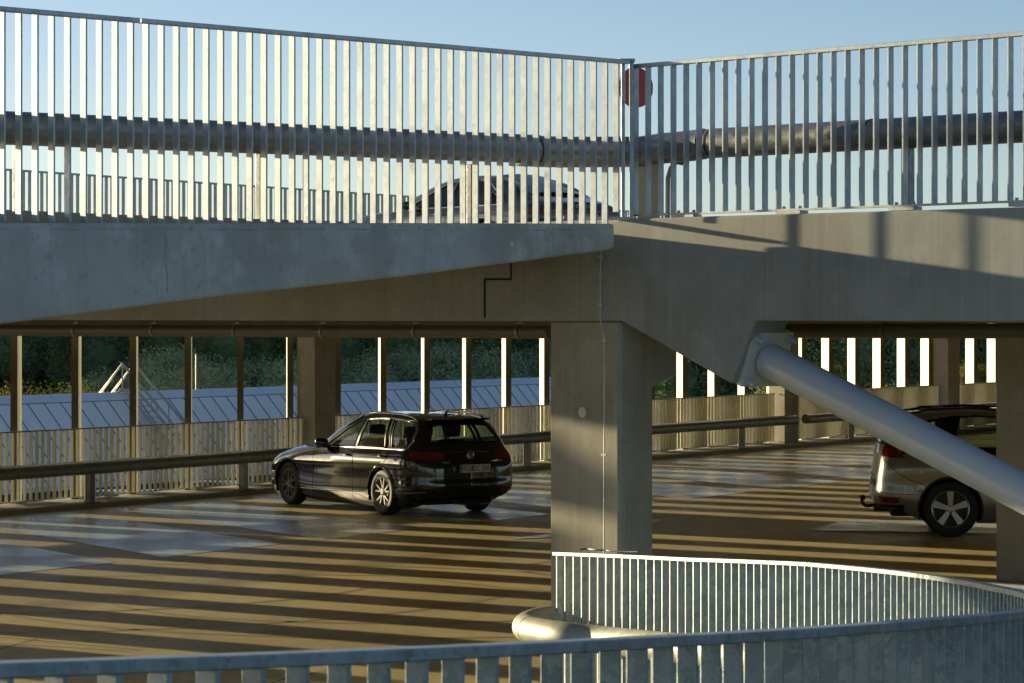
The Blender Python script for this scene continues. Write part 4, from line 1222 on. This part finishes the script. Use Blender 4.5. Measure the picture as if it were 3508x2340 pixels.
g = MB(); g.tube(smooth_path([Vector(p) for p in ((-.80, -.05, .38), (-.98, -.05, .36), (-1.07, -.05, .355), (-1.12, -.05, .40), (-1.115, -.05, .45))]), .022, 10); g.lathe([(0, .055), (.025, .05), (.036, .03), (.036, .0), (.02, -.02)], (-1.115, -.05, .45), (0, 0, 1), 16)
g.build('tow_ball', M['trim'], t, smooth=True)
for s_ in (1, -1):
    g = MB(); g.tube([(1.0, s_ * .62, 1.60), (.85, s_ * .62, 1.655), (.3, s_ * .62, 1.69), (-.3, s_ * .60, 1.665), (-.52, s_ * .59, 1.60)], .018, 10); g.build('roof_rail', M['trim'], t, smooth=True)
g = MB(); g.lathe([(0, .055), (.04, .05), (.09, .02), (.10, 0)], (-.12, -.15, 1.655), (0, 0, 1), 20); g.build('roof_antenna', M['bronze_paint'], t, smooth=True)
g = MB(); g.box((-.70, 0, 1.585), (.12, 0, -.01), (0, .55, 0), (0, 0, .016)); g.build('roof_spoiler', M['bronze_paint'], t, bevel=.012)
g = MB(); g.tube([(-.98, -.3, .33), (-.75, -.3, .33)], .03, 12); g.build('exhaust', M['rim_in'], t, smooth=True)

# dark sedan on the upper deck
gp_ = M['grey_paint']
sed_spec = dict(paint=gp_, wheel_r=.36, rim_r=.25, wb=3.0, hw=.95, z5=.93, pan=.17, spokes=(10, .018, 0), side_min=-.72, rear_max=-.95,
    regions=[
     ('side_window', 'side', [(1.84, .96), (1.62, 1.085), (1.30, 1.235), (1.05, 1.335), (.93, 1.36), (.96, .968)], M['glass'], -.004),
     ('side_window', 'side', [(.86, .968), (.83, 1.375), (.35, 1.385), (.12, 1.345), (-.02, 1.22), (-.02, .972)], M['glass'], -.004),
     ('side_window', 'side', [(-.08, .975), (-.08, 1.18), (-.30, 1.06), (-.36, 1.0), (-.30, .98)], M['glass_dark'], -.004),
     ('tail_light', 'rear', [(.38, .80), (.38, .885), (1.0, .885), (1.0, .80)], M['red_lamp'], .006),
     ('tail_light', 'xz', [(-1.35, .78), (-1.35, .90), (-.92, .89), (-.98, .80)], M['red_lamp'], .006)],
    lines=[([(1.88, .955), (1.62, 1.10), (1.30, 1.25), (1.05, 1.352), (.6, 1.395), (.3, 1.395), (.08, 1.345), (-.30, 1.10), (-.40, 1.0), (-.32, .965), (.4, .955), (1.0, .95), (1.88, .955)], .010, M['chrome'], 'chrome_trim'),
           ([(.92, .945), (.88, .75), (.90, .35)], .0035, M['dark'], 'door_gap'), ([(-.13, .95), (-.14, .80), (.05, .72), (.34, .6)], .0035, M['dark'], 'door_gap')],
    rear_lines=[([(-.90, .845), (-.4, .852), (0, .853), (.4, .852), (.90, .845)], .008, M['chrome'], 'chrome_strip')],
    seats=[(1.1, .37), (1.1, -.37), (.3, .37), (.3, -.37)], seat_z=.84, mirror=(1.72, .93), handles=[(1.05, .84), (.05, .86)], handle_mat=M['chrome'])
hd = Vector((-.67, .742, 0)).normalized()
t, sy_, rx_ = car('dark grey sedan on the upper deck, half hidden behind the sunlit railing', SEDAN, sed_spec, (.24, 48.0, 3.70), hd)
t.scale = (1.05, 1, 1)
# rear screen laid on the fastback
def row_pts(i):
    return None
g = MB()
rs = [(.08, .52, 1.45), (.10, .30, 1.48), (.11, 0, 1.492), (.10, -.30, 1.48), (.08, -.52, 1.45), (-.74, -.60, 1.125), (-.72, -.36, 1.16), (-.70, 0, 1.176), (-.72, .36, 1.16), (-.74, .60, 1.125)]
g.add(rs, [(0, 1, 8, 9), (1, 2, 7, 8), (2, 3, 6, 7), (3, 4, 5, 6)])
g.build('rear_window', mat('dark_rear_screen', (.02, .03, .05), .05, coat=1.0), t)
g = MB(); g.tube([(.15, 0, 1.46), (.10, 0, 1.50), (.02, 0, 1.505)], [.02, .014, .008], 8); g.build('antenna', M['trim'], t)
p, x_ = plate(t, rx_, 0, .755, .50, .11, M['plate_yellow'], '8 GO 1', .105, 'L')
g = MB(); xb = rx_(0, .92) - .010
for k in range(4):
    yc = .095 - .063 * k
    g.tube([(xb, yc + .042 * math.cos(a / 20 * 2 * math.pi), .915 + .042 * math.sin(a / 20 * 2 * math.pi)) for a in range(21)], .0055, 6)
g.build('ring_badge', M['chrome'], t, smooth=True)
text('A8', .085, M['chrome'], t, rear_frame(rx_(.52, .72) - .014, .52, .74, 0, 1.2, .9))

# ------------------------------------------------------------------ building beyond
D0 = 40.
def rf(t, out, z): return fac(t, D0 + out, z)
bld = thing('hall_building', 'long low hall with a blue-grey standing seam metal roof beyond the railing', 'building', rf(0, 0, -3.5))
bo = rf(0, 0, -3.5)
zr = .05
g = MB()
t0, t1 = -10, 175
def quadstrip(g, a, b_, thick=None):
    (o0, z0), (o1, z1) = a, b_
    g.add([rf(t0, o0, z0) - bo, rf(t1, o0, z0) - bo, rf(t1, o1, z1) - bo, rf(t0, o1, z1) - bo], [(0, 1, 2, 3)])
quadstrip(g, (0, zr - .28), (-2.55, -3.02)); quadstrip(g, (.62, zr), (3.6, -3.5))
roof = g.build('roof', M['roof'], bld)
g = MB(); quadstrip(g, (.62, zr), (.30, zr + .01)); quadstrip(g, (.30, zr + .01), (-.02, zr - .275)); g.build('ridge_flashing', M['roof_flash'], roof)
g = MB()
sl = Vector((0, 0, 0)) + (rf(0, -2.55, -3.02) - rf(0, 0, zr - .28)); sn = FD.cross(sl).normalized()
if sn.z < 0: sn = -sn
t = t0
while t < t1:
    a = rf(t, 0, zr - .28) - bo; b_ = rf(t, -2.55, -3.02) - bo
    g.box((a + b_) / 2 + sn * .012, (b_ - a) / 2, FD * .012, sn * .014); t += .88
a = rf(t0, 0, zr - .28) - bo; b_ = rf(t1, 0, zr - .28) - bo
g.box((a + b_) / 2, (b_ - a) / 2, FN * .02, (0, 0, .015))
t = t0
while t < t1:
    a = rf(t + .5, .30, zr + .012) - bo; b_ = rf(t + .5, 0, zr - .27) - bo
    g.box((a + b_) / 2, (b_ - a) / 2, FD * .006, (0, 0, .008)); t += 1.55
g.build('roof_seams', M['seam'], roof)
g = MB(); g.prism([rf(t0, -2.45, -3.0) - bo, rf(t0, 3.5, -3.0) - bo, rf(t0, 3.5, -3.5) - bo, rf(t0, -2.45, -3.5) - bo], FD * (t1 - t0)); g.build('wall', M['wall_shade_dark'], bld)
g = MB(); g.prism([rf(t0, -2.62, -2.95) - bo, rf(t0, -2.5, -2.95) - bo, rf(t0, -2.5, -3.12) - bo, rf(t0, -2.62, -3.12) - bo], FD * (t1 - t0)); g.build('gutter', M['roof_flash'], bld)

# ladder over the ridge
def roof_t(u, out, z=0):
    return hit(u, fac(0, D0 + out), FD)
Lt = roof_t(440, .1)
lad = thing('roof_ladder', 'steel access ladder with handrails climbing over the ridge of the metal roof', 'ladder', rf(Lt, .1, zr))
lo_ = rf(Lt, .1, zr)
IN = -FN
slp = .90
def L3(s, a, h):     # s along facade, a inward from ridge, h above roof line
    zz = -abs(a) * (slp if a > 0 else 1.0)
    return FD * s + IN * a + Vector((0, 0, zz + h))
for s_ in (-.35, .35):
    g = MB(); g.tube([L3(s_, -1.6, .12), L3(s_, -.06, .18), L3(s_, 0.06, .18), L3(s_, 2.5, .12)], .055, 6); g.build('stringer', M['timber'], lad)
    g = MB(); g.tube([L3(s_, -1.6, 1.0), L3(s_, 0, 1.05), L3(s_, 2.5, 1.0)], .052, 6); g.build('handrail', M['timber'], lad)
    for a_ in (-.9, 0, .8, 1.6, 2.3):
        g = MB(); g.tube([L3(s_, a_, .12), L3(s_, a_, 1.0)], .025, 6); g.build('upright', M['timber'], lad)
for k in range(13):
    a_ = -.4 + .22 * k
    g = MB(); g.box(L3(0, a_, .13), FD * .34, IN * .07, (0, 0, .012)); g.build('rung', M['galv'], lad)
# lightning rod
p = rf(roof_t(672, .3), .3, zr)
g = MB(); g.tube([p, p + Vector((0, 0, 1.35))], .03, 8); tag(g.build('roof_mast', M['timber']), 'thin upright mast on the roof ridge right of the ladder', 'mast')

# cars in the yard below
def tree_copy(o, parent=None):
    kids = list(o.children)
    c = o.copy(); C.objects.link(c); c.parent = parent
    for ch in kids: tree_copy(ch, c)
    return c

wagon_root = [o for o in C.objects if o.get('label', '').startswith('shiny black estate')][0]
yard = [(300, 22.0, 'silver_paint', 'silver car in the yard below, seen through the railing near the first crash tube post'),
        (455, 23.5, 'blue_paint', 'blue car parked in the yard below, seen through the railing under the roof ladder'),
        (610, 22.5, 'silver_paint', 'silver car in the yard below, seen between two blades left of the black car'),
        (790, 24.0, 'grey_paint', 'grey car in the yard below, seen just left of the black car')]
for (u, out, pm, lab) in yard:
    c = wagon_root.copy(); C.objects.link(c)
    for ch in list(wagon_root.children):
        if ch.name.split('.')[0] in ('body', 'side_window', 'wheel', 'rear_window', 'windscreen', 'tail_light', 'window_frame'):
            k = tree_copy(ch, c)
    for k in c.children:
        if k.name.startswith('body'):
            k.data = k.data.copy(); k.data.materials[0] = M[pm]
    p = fac(hit(u, fac(0, out), FD), out)
    c.location = (p.x, p.y, -3.48); c.rotation_euler = (0, 0, math.atan2(FN.y, FN.x))
    tag(c, lab, 'car', 'cars parked in the yard below')

# ------------------------------------------------------------------ trees
def crown_mesh(name, m_, n, rx, rz, leaf, seed, lobes, droop=0.):
    rr = random.Random(seed); nr = np.random.default_rng(seed)
    L_ = []
    for k in range(lobes):
        a = rr.random() * 2 * math.pi; e = rr.uniform(-.5, 1.0); q = rr.uniform(.35, .8)
        L_.append((math.cos(a) * rx * q * math.cos(e), math.sin(a) * rx * q * math.cos(e), rz * q * math.sin(e), rr.uniform(.30, .5) * rx))
    L_.append((0, 0, 0, rx * .65))
    vs = []; fs = []
    per = n // len(L_)
    for (x0, y0, z0, r0) in L_:
        d = nr.normal(size=(per, 3)); d /= np.linalg.norm(d, axis=1, keepdims=True)
        rad = r0 * nr.uniform(.55, 1.12, size=(per, 1)) * (1 + .22 * np.sin(d[:, :1] * 5 + seed) * np.cos(d[:, 2:3] * 6))
        c = np.array([x0, y0, z0]) + d * rad * np.array([1, 1, rz / rx])
        up = nr.normal(size=(per, 3)) * .7 + d * .6; up[:, 2] += droop
        up /= np.linalg.norm(up, axis=1, keepdims=True)
        sd_ = np.cross(up, nr.normal(size=(per, 3))); sd_ /= np.linalg.norm(sd_, axis=1, keepdims=True)
        s = leaf * nr.uniform(.6, 1.4, size=(per, 1))
        b = len(vs)
        q = np.stack([c - sd_ * s * .45, c + up * s, c + sd_ * s * .45, c - up * s * .5], 1)
        vs += q.reshape(-1, 3).tolist()
        fs += [(b + 4 * i, b + 4 * i + 1, b + 4 * i + 2, b + 4 * i + 3) for i in range(per)]
        nb, mb = 12, 8; b = len(vs)
        for jj in range(mb + 1):
            for ii in range(nb):
                a = 2 * math.pi * ii / nb; e = math.pi * (jj / mb - .5)
                dd = np.array([math.cos(a) * math.cos(e), math.sin(a) * math.cos(e), math.sin(e)])
                rr_ = r0 * .58 * (1 + .22 * math.sin(dd[0] * 5 + seed) * math.cos(dd[2] * 6)) * rr.uniform(.88, 1.1)
                vs.append([x0 + dd[0] * rr_, y0 + dd[1] * rr_, z0 + dd[2] * rr_ * rz / rx])
        for jj in range(mb):
            for ii in range(nb):
                l = (ii + 1) % nb; fs.append((b + jj * nb + ii, b + jj * nb + l, b + (jj + 1) * nb + l, b + (jj + 1) * nb + ii))
    me = bpy.data.meshes.new(name); me.from_pydata(vs, [], fs); me.materials.append(m_); me.update()
    return me
def trunk_mesh(h, r):
    g = MB(); g.tube([(0, 0, 0), (.05, .03, h * .4), (-.04, .05, h * .8)], [r, r * .75, r * .35], 8)
    for k in range(5):
        a = k * 1.3; g.tube([(0, 0, h * (.35 + .08 * k)), (math.cos(a) * h * .16, math.sin(a) * h * .16, h * (.55 + .08 * k)), (math.cos(a) * h * .26, math.sin(a) * h * .26, h * (.72 + .06 * k))], [r * .4, r * .25, r * .1], 6)
    me = bpy.data.meshes.new('trunk'); me.from_pydata(g.v, [], g.f); me.materials.append(M['bark']); me.update(); return me
crW = [crown_mesh('willow_crown', M['leaf_willow'], 80000, 2.6, 2.1, .055, s, 22, .25) for s in (1, 2)]
crD = [crown_mesh('woodland_crown', M['leaf_dark'], 80000, 3.6, 4.4, .095, s, 24) for s in (5, 6)]
crG = crown_mesh('golden_crown', M['leaf_gold'], 45000, 2.6, 2.2, .06, 9, 16)
trW, trD = trunk_mesh(3.0, .16), trunk_mesh(7.0, .28)
def tree(name, label, group, u, Y, ztop, crown, trunk, half, base_h, sc_=1., rot=0.):
    X = (u - UC) / F * Y
    t = thing(name, label, 'tree', (X, Y, -3.5), group, rot)
    c = bpy.data.objects.new('crown', crown); C.objects.link(c); c.parent = t
    c.scale = (sc_, sc_, sc_); c.location = (0, 0, ztop + 3.5 - half * sc_ * 1.12)
    k = bpy.data.objects.new('trunk', trunk); C.objects.link(k); k.parent = t
    k.scale = (1, 1, max(.4, (ztop + 3.5 - half * sc_) / base_h))
    return t
wl = 'grey-green willows behind the metal roof'
wil = [(60, 128, .25, 1.05, 'low sunlit bushy tree behind the metal roof at the left edge'), (150, 129, .5, 1.1, 'sunlit yellow-green tree between the first two facade blades'), (222, 128, .3, .95, 'small sunlit tree just left of the second facade blade'),
       (340, 132, -.75, .75, 'low willow left of the roof ladder apex'), (410, 136, -.1, .8, 'grey-green willow behind the top of the roof ladder'),
       (560, 138, 1.0, 1.0, 'tall grey-green willow right of the roof ladder'), (640, 134, .2, .85, 'grey-green willow beside the roof mast'), (735, 137, .3, .95, 'rounded willow between the fourth and fifth facade blades'),
       (850, 139, .3, .85, 'dark willow behind the fifth facade blade'), (945, 135, -.2, .8, 'low willow left of the sixth facade blade'), (1010, 138, .6, .85, 'willow behind the sixth facade blade, left of the column'),
       (1210, 137, -.1, .85, 'low willow just right of the column behind the black car'), (1280, 139, .3, .9, 'willow behind the first white blade right of the column'), (1390, 140, .7, 1.0, 'full willow above the black car roof'),
       (1440, 145, 1.0, .9, 'higher willow above the black car antenna'), (1540, 139, .5, .95, 'willow between the second and third white blades'), (1665, 140, .8, 1.0, 'round willow between the third and fourth white blades'), (1800, 141, 1.0, 1.0, 'willow beside the left edge of the big pillar'),
       (1900, 142, .9, 1.0, 'willow partly behind the big pillar')]
for i, (u, Y, zt_, s_, lab) in enumerate(wil):
    gold = i < 3
    tree('willow_tree', lab, wl, u, Y, zt_ + (.1 if gold else .9), crG if gold else crW[i % 2], trW, 2.1, 3.0, s_ * (1.1 if gold else 1.35), i * 1.7)
dk = 'tall dark woodland trees on the slope'
dpos = ['leftmost', 'second', 'third', 'fourth', 'fifth', 'sixth', 'seventh', 'eighth', 'ninth', 'tenth', 'eleventh', 'twelfth', 'thirteenth', 'fourteenth', 'fifteenth', 'sixteenth', 'seventeenth', 'eighteenth']
for i in range(18):
    u = -60 + i * 205 + R.uniform(-30, 30)
    front = u > 2200
    Y = R.uniform(104, 118) if front else R.uniform(158, 172)
    tree('woodland_tree', 'tall dark woodland tree on the far slope, %s from the left in the front row' % dpos[i], dk, u, Y, R.uniform(5.2, 6.6) if not front else R.uniform(3.2, 4.4), crD[i % 2], trD, 4.4, 7.0, R.uniform(.9, 1.05), i * 2.1)
for i in range(17):
    u = 40 + i * 208 + R.uniform(-30, 30)
    Y = R.uniform(185, 200)
    tree('woodland_tree', 'tall dark woodland tree on the far slope, %s from the left in the back row' % dpos[i], dk, u, Y, R.uniform(5.5, 7.2), crD[(i + 1) % 2], trD, 4.4, 7.0, R.uniform(1.05, 1.2), i * 1.1)
gl = [(1640, 150, 2.2, .6, 'yellow-leaved tree lit by the sun above the willows left of the pillar'), (2790, 96, 1.9, .8, 'yellow-green sunlit tree between two white blades above the strut'), (2880, 98, 1.0, .8, 'sunlit leafy tree behind the strut, second from the plate'),
      (2985, 97, .3, .6, 'low sunlit shrub-like tree just above the strut'), (3130, 99, .9, .6, 'sunlit tree left of the column above the bronze car'), (3370, 100, 1.7, .6, 'sunlit tree near the right edge above the bronze car'), (890, 160, 3.2, .6, 'faintly yellow tree top under the drain pipe left of the far column')]
for i, (u, Y, zt_, s_, lab) in enumerate(gl):
    tree('golden_tree', lab, 'sunlit yellow-green trees', u, Y, zt_, crG, trW, 2.1, 3.0, s_, i * 1.3)
# rising wooded ground far behind closes the view
g = MB()
vs = []; fs = []
nx_, ny_ = 60, 14
for j in range(ny_ + 1):
    for i in range(nx_ + 1):
        x_ = -160 + 420 * i / nx_; y_ = 205 + 130 * j / ny_
        vs.append((x_, y_, -3.6 + 9.5 * (j / ny_) ** .6 + R.uniform(-.3, .3)))
for j in range(ny_):
    for i in range(nx_):
        a = j * (nx_ + 1) + i; fs.append((a, a + 1, a + nx_ + 2, a + nx_ + 1))
g.add(vs, fs); tag(g.build('hill', M['grass']), kind='structure')

# unseen higher ground, added and shaped to keep low sun off the wood
g = MB(); vs = []; fs = []
nx_, ny_ = 12, 24
for j in range(ny_ + 1):
    for i in range(nx_ + 1):
        x_ = -80 - 110 * i / nx_; y_ = 174.5 + .70 * (-80 - x_) + 160 * j / ny_
        h_ = min(1., i / 3.) * (20.0 + 6 * min(1., j / 8.)) + R.uniform(-.4, .4)
        vs.append((x_, y_, -3.6 + h_ + 3.6 * min(1, i / 3.)))
for j in range(ny_):
    for i in range(nx_):
        a = j * (nx_ + 1) + i; fs.append((a, a + 1, a + nx_ + 2, a + nx_ + 1))
g.add(vs, fs); tag(g.build('hill', M['grass']), kind='structure')
